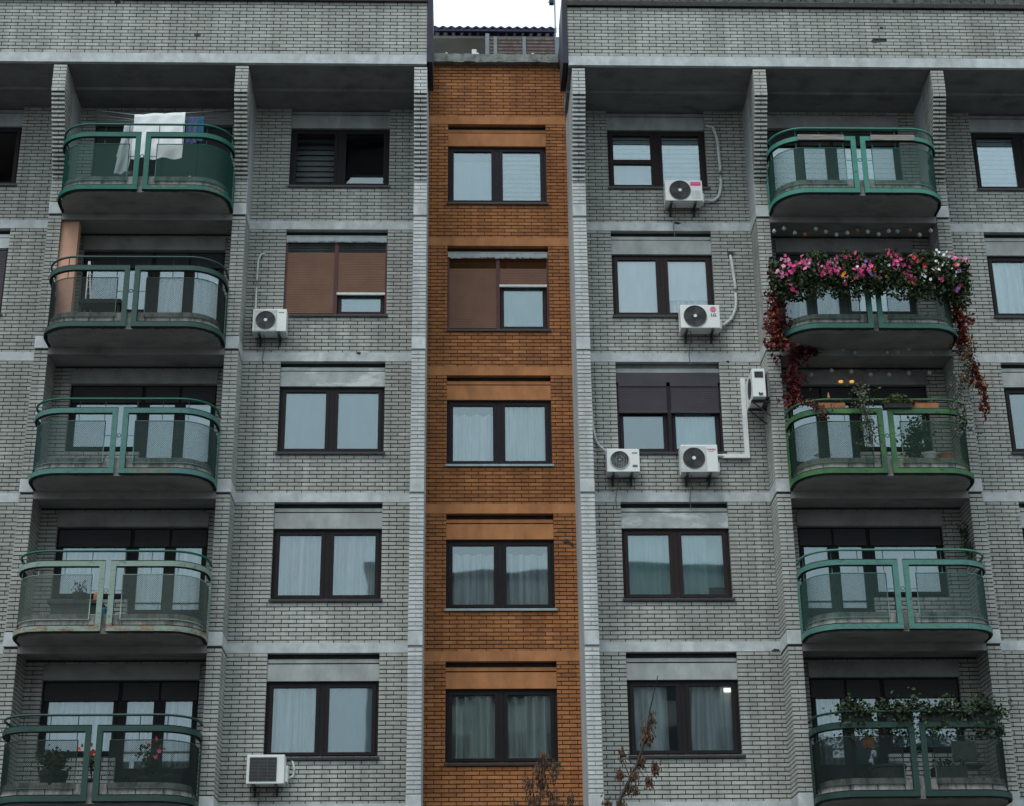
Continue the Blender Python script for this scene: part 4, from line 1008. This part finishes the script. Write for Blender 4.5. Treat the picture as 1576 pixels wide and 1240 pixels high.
# lowest left balcony
pot('potted_bush', (-6.72, D-.35, S[4]+.10), .24, .38, 'potd', 'wide dark bush in a big pot at the left of the lowest left balcony', 'bush', 'pots of the lowest left balcony', (['leafd', 'leafd', 'leafg'], 520, .30, .34, .07))
pot('flower_pot', (-6.05, D-.55, S[4]+.10), .13, .22, 'potd', 'pot with red and orange flowers at the middle of the railing', 'pot', 'pots of the lowest left balcony', (['leafd', 'leafg'], 90, .2, .55, .06, [('fred', 5), ('forange', 4)]))
pot('flower_pot', (-5.2, D-.45, S[4]+.10), .17, .26, 'potd', 'largest pot with a tall red geranium', 'pot', 'pots of the lowest left balcony', (['leafd', 'leafg'], 190, .26, .62, .07, [('fpink', 4), ('fred', 2)]))
pot('plant_pot', (-4.78, D-.4, S[4]+.10), .18, .30, 'potd', 'wide dark pot with a small sprout at the right end', 'pot', 'pots of the lowest left balcony', (['leafd'], 30, .08, .2, .05))
pot('plant_pot', (-5.52, D-.5, S[4]+.10), .10, .14, 'potd', 'smallest pot, left of the tall geranium', 'pot', 'pots of the lowest left balcony', (['leafd'], 60, .12, .16, .06))
pot('flower_pot', (-6.66, D-.72, S[4]+.10), .12, .20, 'potd', 'pot with orange flowers in front of the wide dark bush', 'pot', 'pots of the lowest left balcony', (['leafd'], 60, .12, .5, .06, [('forange', 2)]))

# planks on the first right balcony
for i, (xa, xb, lb) in enumerate(((6.38, 7.27, 'left grey wooden plank tied to the top bar of the mid green balcony'), (7.78, 8.62, 'right grey wooden plank tied to the top bar of the mid green balcony'))):
    mb = MB(); mb.box(xa, xb, D-PR-.035, D-PR-.003, S[0]+1.03, S[0]+1.145); tag(put('plank', bev(mb, 'plank', M['wood2'], .004, 1)), lb, 'plank', 'planks on the mid green balcony')

# flower boxes of the second right balcony
FB = 'flower boxes on the second right balcony'
def along(xx):        # y of the rail outline at a local x
    ax = abs(xx)
    if ax <= HW-RAD: return -PR
    dx = ax-(HW-RAD); return -(PR-RAD)-math.sqrt(max(0, RAD*RAD-dx*dx))
boxes = [
 (-1.52, .46, 'leftmost flower box with pale pink blooms above the red creeper', [('flpink', 14), ('fpink', 9), ('fwhite', 2)], .70),
 (-.98, .55, 'flower box with a mass of pink blooms left of the railing middle', [('fpink', 24), ('flpink', 14), ('forange', 1)], .74),
 (-.40, .52, 'flower box with long pink trails just left of the railing middle', [('fpink', 24), ('flpink', 6), ('fwhite', 3), ('forange', 2)], .80),
 (.15, .52, 'dark green flower box with few orange and purple blooms in the middle', [('forange', 4), ('fpurple', 4), ('flpink', 3), ('fwhite', 2)], .62),
 (.68, .52, 'flower box with coral pink trails right of the railing middle', [('fpink', 20), ('fcoral', 6), ('forange', 2)], .85),
 (1.17, .44, 'flower box full of small white blooms', [('fwhite', 26), ('fpink', 4), ('forange', 1)], .70),
 (1.56, .40, 'rightmost flower box at the corner with dark leaves and few blooms', [('fcoral', 5), ('flpink', 8), ('fpurple', 2)], .80)]
for bx, wd, lb, fl, drop in boxes:
    x, y, z = CXR+bx, D+along(bx)-.09, S[1]+1.02
    t = thing('flower_box', (x, y, z), lb, 'flower box', FB)
    mb = MB(); mb.box(x-wd/2, x+wd/2, y-.07, y+.07, z, z+.16); put('planter', bev(mb, 'planter', M['potd'], .01, 1), t)
    mb = MB(); pts = []
    for i in range(2400):
        px = x+max(-.7*wd, min(.7*wd, random.gauss(0, wd*.38))); q = random.random(); pz = z+random.uniform(-.30, .24)+random.gauss(0, .04)+.06*math.sin(px*9) if q < .8 else z-.1-random.random()**1.3*drop*.6
        sp_ = .085
        p = (px, y-.07+random.gauss(0, sp_), pz); mb.leaf(p, .070, random.choice((0, 0, 0, 1, 1, 2)), droop=.6)
        if p[1] < y and pz > z-.4: pts.append(p)
    for i in range(9):
        px = x+random.uniform(-wd/2, wd/2); l = drop*random.uniform(.5, 1.0)
        for j in range(int(l/.014)): mb.leaf((px+random.gauss(0, .022), y-.09+random.gauss(0, .02), z+.1-j*.014), .052, random.choice((0, 0, 1)), droop=.8)
        pts.append((px, y-.12, z+.1-l*random.random()))
    tag(mb.put('foliage', [M['leafd'], M['leafg'], M['leafy']], t), kind='stuff')
    for m, k in fl:
        hub = [random.choice(pts) for _ in range(max(2, k//3))]
        for i in range(int(k*1.7)):
            p = random.choice(hub); flower(t, (p[0]+random.gauss(0, .05), min(p[1], y-.10)-.09, p[2]+random.gauss(.02, .06)), m, random.uniform(.75, 1.3) if m != 'fwhite' else random.uniform(.5, .9))
# creepers
CG = 'red creepers on the right balconies'
def vine(label, pts, width, n, mats, size=.092, thick=.009, cat='creeper', group=CG, name='creeper'):
    t = thing(name, pts[-1], label, cat, group); P = [Vector(p) for p in pts]
    mb = MB()
    for k in range(3):
        o = Vector((random.gauss(0, width*.25), random.gauss(0, .02), 0)); mb.tube([p+o+Vector((random.gauss(0, .02), random.gauss(0, .015), 0)) for p in P], thick, 5, r2=thick*.4)
    mb.put('stem', M['bark'], t); mb = MB()
    for i in range(int(n*1.8)):
        f = random.random()*(len(P)-1); j = int(f); p = P[j].lerp(P[j+1], f-j); wv = width*(.85+.5*math.sin(f*5+1)); mb.leaf(p+Vector((random.gauss(0, wv*.45), random.gauss(-.04, .06), random.gauss(0, .05))), size, random.randrange(len(mats)), droop=.7)
    tag(mb.put('leaves', [M[m] for m in mats], t), kind='stuff'); return t
vine('thick red creeper at the left end of the flower balcony', [(5.98, D-.62, 15.65), (5.86, D-.62, 15.30), (5.78, D-.55, 14.9), (5.76, D-.5, 14.5), (5.84, D-.45, 14.15)], .24, 620, ['ivyr', 'ivyr', 'ivyo', 'ivym'])
vine('red creeper inside the loggia under the flower balcony', [(6.55, D+.02, 14.30), (6.2, D-.05, 14.25), (6.10, D-.06, 13.9), (6.13, D-.1, 13.5), (6.05, D-.2, 13.1)], .22, 360, ['ivyr', 'ivyr', 'ivym', 'ivym'])
vine('long red and orange creeper hanging from the right end of the flower balcony', [(9.22, D-.5, 15.55), (9.20, D-.5, 15.0), (9.25, D-.4, 14.5), (9.28, D-.34, 14.0), (9.38, D-.30, 13.5)], .17, 520, ['ivyr', 'ivyo', 'ivyo', 'ivym'])
vine('loose tip of red creeper on the brick wall right of the balcony', [(9.40, D-.28, 13.95), (9.52, D-.2, 13.6), (9.60, D-.15, 13.3), (9.58, D-.15, 12.95)], .10, 95, ['ivyr', 'ivyo', 'ivyr'])
vine('dry grey vine over the right end of the yellow green balcony', [(9.20, D-.62, 14.1), (9.12, D-.75, 13.5), (8.95, D-.85, 13.15), (8.85, D-.92, 12.7), (9.0, D-.8, 12.3)], .24, 330, ['leafs', 'leafs', 'leafd'], .05, .006, 'vine', 'plants of the yellow green balcony', 'vine')
# string lights
def lights(label, y, z0, row, m2, n, x0, x1):
    t = thing('string_lights', ((x0+x1)/2, y, z0), label, 'string lights', 'string lights in the right loggias')
    bm_ = MB(); prof = [(0, -.045)]+[(.04*math.cos(a), .04*math.sin(a)) for a in [-1.2+.35*i for i in range(8)]]+[(.012, .05), (0, .055)]
    bm_.lathe(prof, (0, 0, 0), 12); bme = bm_.mesh('bulb', M['lgt'], True); pts = []
    for i in range(n):
        x = x0+(x1-x0)*i/(n-1); z = z0+row*math.sin(i*1.7)+random.uniform(-.03, .03); yy = y+random.uniform(-.08, .08); pts.append((x, yy, z+.07))
        put('bulb', bme, t, (x, yy, z), M[m2] if i % 5 == 3 else M['lgt'])
    mb = MB(); mb.tube(pts, .005, 5); mb.put('wire', M['black'], t)
lights('string of round bulbs hung above the flower balcony', D+.02, 16.80, .05, 'lgto', 16, 5.98, 9.0)
lights('upper string of bulbs hung under the flower balcony', D+.05, 14.32, .04, 'lgt', 12, 6.70, 8.95)
lights('lower string of bulbs above the yellow green balcony', D+.30, 13.97, .03, 'lgt', 7, 6.55, 8.75)
# third right balcony
TG = 'plants of the yellow green balcony'
for i, (xa, xb, lb) in enumerate(((6.36, 6.84, 'orange wooden planter on the left of the yellow green rail'), (8.02, 8.52, 'orange wooden planter on the right of the yellow green rail'))):
    t = thing('planter', ((xa+xb)/2, D-.8, S[2]+1.145), lb, 'planter', TG); y = D+along((xa+xb)/2-CXR)
    mb = MB(); mb.box(xa, xb, y+.02, y+.16, S[2]+1.135, S[2]+1.25); put('box', bev(mb, 'box', M['owood'], .006, 1), t)
    mb = MB()
    for k in range(60): mb.leaf((random.uniform(xa, xb), y+.09+random.gauss(0, .04), S[2]+1.27+random.random()*.08), .04, random.randrange(2))
    tag(mb.put('foliage', [M['ivyr'] if i else M['leafd'], M['leafg']], t), kind='stuff')
vine('grey green plant trailing over the yellow green rail', [(7.12, D-.9, 13.18), (7.10, D-1.0, 12.95), (7.16, D-1.0, 12.6), (7.2, D-.98, 12.3), (7.18, D-.96, 12.05)], .20, 360, ['leafs', 'leafs', 'leafy'], .05, .006, 'plant', TG, 'trailing_plant')
t = thing('cushion_plant', (7.78, D-.88, S[2]+1.13), 'mossy green cushion plant on top of the yellow green rail', 'plant', TG)
mb = MB(); mb.box(7.52, 8.02, D-.95, D-.80, S[2]+1.131, S[2]+1.22); mb.put('planter', M['potd'], t); mb = MB()
for k in range(420):
    a = random.uniform(0, 6.283); rr_ = math.sqrt(random.random()); mb.leaf((7.78+.31*rr_*math.cos(a), D-.88+.15*rr_*math.sin(a), S[2]+1.22+.22*(1-rr_*rr_)*random.random()**.5), .05, random.randrange(3))
tag(mb.put('foliage', [M['leafy'], M['leafy'], M['leafg']], t), kind='stuff')
vine('thin trailing stems at the left end of the yellow green rail', [(6.15, D-.75, 12.95), (6.35, D-.9, 12.82), (6.45, D-.92, 12.6)], .14, 90, ['ivyr', 'ivym', 'leafd'], .05, .006, 'plant', TG, 'trailing_plant')
pot('plant_pot', (8.36, D-.55, S[2]+.226), .125, .18, 'potw', 'white pot on the yellow green balcony', 'pot', TG)
pot('plant_pot', (8.66, D-.55, S[2]+.226), .14, .17, 'terra', 'terracotta pot right of the white one', 'pot', TG)
pot('potted_bush', (8.22, D-.2, S[2]+.10), .18, .28, 'potd', 'dark conical bush behind the white pot', 'bush', TG, (['leafd', 'leafd', 'leafg'], 620, .34, .80, .07))
for x, lb in ((7.16, 'left of two small yellow lamps lit inside the loggia'), (7.37, 'right of two small yellow lamps lit inside the loggia')):
    t = thing('wall_lamp', (x, BY-.04, 13.92), lb, 'lamp', 'yellow lamps of the yellow green balcony')
    mb = MB(); mb.lathe([(0, 0), (.035, .005), (.045, .03), (.03, .045), (0, .05)], (x, BY-.045, 13.92), 14); mb.put('lamp_shade', M['lampy'], t); mb = MB(); mb.box(x-.02, x+.02, BY-.045, BY-.031, 13.965, 14.0); mb.put('mount', M['steel'], t)
t = thing('figurine', (6.55, D-.86, S[2]+1.335), 'small pale pointed figurine standing on the handrail', 'figurine'); mb = MB(); mb.lathe([(0, 0), (.022, 0), (.026, .03), (.013, .06), (.017, .075), (0, .12)], (6.55, D+along(6.55-CXR)+.02, S[2]+1.332), 12); mb.put('body', M['terra'], t)
# fourth right balcony: plant on the side wall
vine('dark climbing plant on the side wall of the plain teal balcony', [(9.10, D+.4, 11.0), (9.06, D+.3, 10.6), (9.05, D+.1, 10.3)], .10, 110, ['leafd', 'leafd', 'leafg'], .06, .006, 'plant', None, 'climbing_plant')
# lowest right balcony
KG = 'plants of the lowest right balcony'
for i, (bx, wd, lb) in enumerate(((-.95, .45, 'leftmost leafy plant box on the lowest right rail'), (-.25, .45, 'leafy plant box left of the gap in the lowest right rail'), (.40, .60, 'widest leafy plant box, right of the gap in the lowest right rail'), (1.15, .5, 'dark plant box at the right corner of the lowest right rail'))):
    x, y, z = CXR+bx, D+along(bx)+.10, S[4]+1.06
    t = thing('plant_box', (x, y, z), lb, 'plant box', KG); mb = MB(); mb.box(x-wd/2, x+wd/2, y-.06, y+.08, z+.08, z+.24); put('planter', bev(mb, 'planter', M['potd'], .01, 1), t)
    mb = MB()
    for k in range(620):
        px = x+random.gauss(0, wd*.36); q = random.random(); pz = z+.24+abs(random.gauss(0, .11))+.05*math.sin(px*11) if q < .6 else z+.25-random.random()**1.5*.45
        mb.leaf((px, y-.02+random.gauss(0, .10), pz), .075, random.choice((0, 0, 1)))
    tag(mb.put('foliage', [M['leafd'], M['leafg']], t), kind='stuff')
t = thing('hanging_pot', (6.75, D-.75, S[4]+.72), 'round terracotta pot hanging from the lowest right rail', 'pot', KG)
mb = MB(); mb.lathe([(0, 0), (.075, .01), (.10, .08), (.105, .15), (.11, .17), (.095, .18), (0, .17)], (6.75, D-.72, S[4]+.72), 18); mb.put('pot', M['terra'], t)
for dx in (-.09, .09): mb = MB(); mb.tube([(6.75+dx, D-.72, S[4]+.88), (6.75, D-.78, S[4]+1.28)], .003, 5); mb.put('cord', M['line'], t)
mb = MB(); mb.lathe([(0, 0), (.25, 0), (.29, .32), (.31, .34), (.31, .38), (0, .40)], (7.10, D-.45, S[4]+.10), 22); mb2 = mb; tag(mb.put('tub', M['potg']), 'big dark round tub on the lowest right balcony', 'tub')
pot('plant_pot', (6.62, D-.50, S[4]+.10), .10, .16, 'potg', 'small pot left of the big dark tub', 'pot', KG, (['leafd'], 40, .1, .12, .05))
t = thing('trough', (8.1, D-.5, S[4]+.1), 'long rectangular dark trough on the lowest right balcony', 'planter', KG); mb = MB(); mb.box(7.82, 8.38, D-.65, D-.40, S[4]+.10, S[4]+.44); put('box', bev(mb, 'box', M['potg'], .012, 1), t); mb = MB()
for k in range(80): mb.leaf((random.uniform(7.84, 8.36), D-.52+random.gauss(0, .06), S[4]+.46+random.random()*.12), .05, 0)
tag(mb.put('foliage', [M['leafd']], t), kind='stuff')
t = thing('garden_chair', (8.55, D-.1, S[4]+.1), 'dim metal framed chair behind the dark trough', 'chair'); x0, x1, y0, y1, z = 8.38, 8.80, D-.30, D+.12, S[4]+.10
for x, y, zt in ((x0, y0, .64), (x1, y0, .64), (x0, y1, .92), (x1, y1, .92)): mb = MB(); mb.tube([(x, y, z), (x, y, z+zt)], .012, 8); mb.put('leg', M['mgrey'], t)
mb = MB(); mb.box(x0, x1, y0, y1, z+.42, z+.45); mb.put('seat', M['potg'], t); mb = MB(); mb.box(x0+.015, x1-.015, y1-.01, y1+.01, z+.55, z+.9); mb.put('backrest', M['potg'], t)
for x in (x0, x1): mb = MB(); mb.tube([(x, y0, z+.64), (x, y1, z+.65)], .014, 8); mb.put('armrest', M['mgrey'], t)

# ------------------------------------------------------------------ young trees in front
def tree(label, trunk, twigs, clusters, seed):
    rr = random.Random(seed); t = thing('ash_tree', trunk[0], label, 'tree', 'young trees in front of the blocks')
    mb = MB(); mb.tube(trunk, .032, 8, r2=.005); mb.put('trunk', M['bark'], t, smooth=True)
    for tw in twigs: mb = MB(); mb.tube(tw, .007, 5, r2=.003); mb.put('branch', M['bark'], t)
    for (x, y, z), n, sz in clusters:      # a forked twig into every cluster
        q = min((Vector(p) for p in trunk), key=lambda p: (p-Vector((x, y, z-.12))).length)
        mb = MB(); mb.tube([q, q.lerp(Vector((x, y, z)), .6)+Vector((0, 0, -.02)), (x, y, z+sz)], .006, 5, r2=.002)
        for k in range(3): mb.tube([(x, y, z), (x+rr.gauss(0, sz*.5), y+rr.gauss(0, sz*.5), z+rr.uniform(.2, 1.2)*sz)], .003, 4)
        mb.put('branch', M['bark'], t)
    mb = MB()
    for (x, y, z), n, sz in clusters:
        for i in range(int(n*1.6)):
            p = Vector((x+rr.gauss(0, sz*.4), y+rr.gauss(0, sz*.4), z+rr.gauss(0, sz*.75))); l = rr.uniform(.04, .068); wd = l*.22; a = rr.uniform(0, 3.14); d = Vector((math.cos(a)*wd, math.sin(a)*wd, 0)); e = Vector((rr.gauss(0, .012), rr.gauss(0, .012), -l))
            mb.quad(p, p+d+e*.6, p+e, p-d+e*.6)
    tag(mb.put('seed_clusters', M['seed'], t), kind='stuff'); return t
TYY = 20.
tree('slender young tree with brown seed clusters in front of the right grey block', [(1.5, TYY, 0), (1.6, TYY, 3.2), (1.72, TYY, 4.35), (1.86, TYY, 4.75), (2.06, TYY, 5.12), (2.18, TYY, 5.45), (2.25, TYY, 5.8), (2.36, TYY, 6.2)],
  [[(1.98, TYY, 4.98), (1.9, TYY, 5.2), (1.88, TYY, 5.28)], [(2.08, TYY, 5.16), (2.25, TYY, 5.22), (2.28, TYY, 5.15)], [(1.86, TYY, 4.75), (2.0, TYY, 4.82), (2.12, TYY, 4.95)], [(1.98, TYY, 4.98), (1.84, TYY, 5.06)]],
  [((2.20, TYY, 5.50), 110, .09), ((2.26, TYY, 5.68), 50, .06), ((1.90, TYY, 5.28), 40, .055), ((2.12, TYY, 5.20), 60, .06), ((2.28, TYY, 5.12), 55, .055), ((2.03, TYY, 5.05), 55, .055), ((1.86, TYY, 5.05), 45, .05), ((2.20, TYY, 4.95), 40, .045), ((1.96, TYY, 4.88), 40, .04), ((2.04, TYY, 4.86), 35, .04), ((1.70, TYY, 4.70), 50, .06), ((1.86, TYY, 4.66), 60, .06)], 1)
tree('bushier young tree with dry seed clusters in front of the orange block', [(.8, TYY+.6, 0), (.84, TYY+.6, 3.4), (.90, TYY+.6, 4.4), (.95, TYY+.6, 4.9), (1.0, TYY+.6, 5.35)],
  [[(.90, TYY+.6, 4.5), (1.1, TYY+.6, 4.85), (1.12, TYY+.6, 5.0)], [(.88, TYY+.6, 4.4), (.78, TYY+.6, 4.9), (.76, TYY+.6, 5.05)], [(.95, TYY+.6, 4.7), (1.3, TYY+.6, 4.8)]],
  [((1.0, TYY+.6, 5.33), 60, .07), ((.94, TYY+.6, 5.18), 70, .08), ((1.12, TYY+.6, 5.2), 60, .08), ((.80, TYY+.6, 5.02), 60, .08), ((.98, TYY+.6, 5.0), 70, .09), ((.86, TYY+.6, 4.8), 60, .09), ((1.1, TYY+.6, 4.85), 50, .08), ((1.32, TYY+.6, 4.85), 35, .07), ((.9, TYY+.6, 4.6), 50, .09), ((.62, TYY+.6, 4.72), 30, .07)], 2)

# ------------------------------------------------------------------ the block across the street, which the lower windows mirror
ob = thing('apartment_block', (4, -34, 0), 'tall grey block across the street, mirrored in the lower panes', 'building')
mb = MB(); mb.box(-5.2, 16, -44, -32, 0, 28.4); mb.put('wall', M['conc'], ob)
mb = MB(); mb.box(-5.4, 16.2, -44.2, -31.8, 28.4, 28.8); mb.put('roof', M['coping'], ob)
um = MB(); um.box(-.8, .8, -.05, .02, 0, 1.4); ume = um.mesh('window', M['sill'])
for f in range(9):
    for i in range(7): put('window', ume, ob, (-3.4+3*i, -32+.03, 1.2+2.85*f))

for xa, xb, h, lb in ((-46, -9, 16.5, 'long low grey block across the street on the left, behind the viewer'), (20, 58, 16.5, 'long low grey block across the street on the right, behind the viewer')):  # unseen blocks added to keep low sky light out of the loggias
    nb = thing('apartment_block', ((xa+xb)/2, -36, 0), lb, 'building'); mb = MB(); mb.box(xa, xb, -46, -33, 0, h); mb.put('wall', M['conc'], nb)
    mb = MB(); mb.box(xa-.2, xb+.2, -46.2, -32.8, h, h+.4); mb.put('roof', M['coping'], nb)
    for f in range(5):
        for i in range(12): put('window', ume, nb, (xa+2+3*i, -33+.03, 1.2+2.85*f))
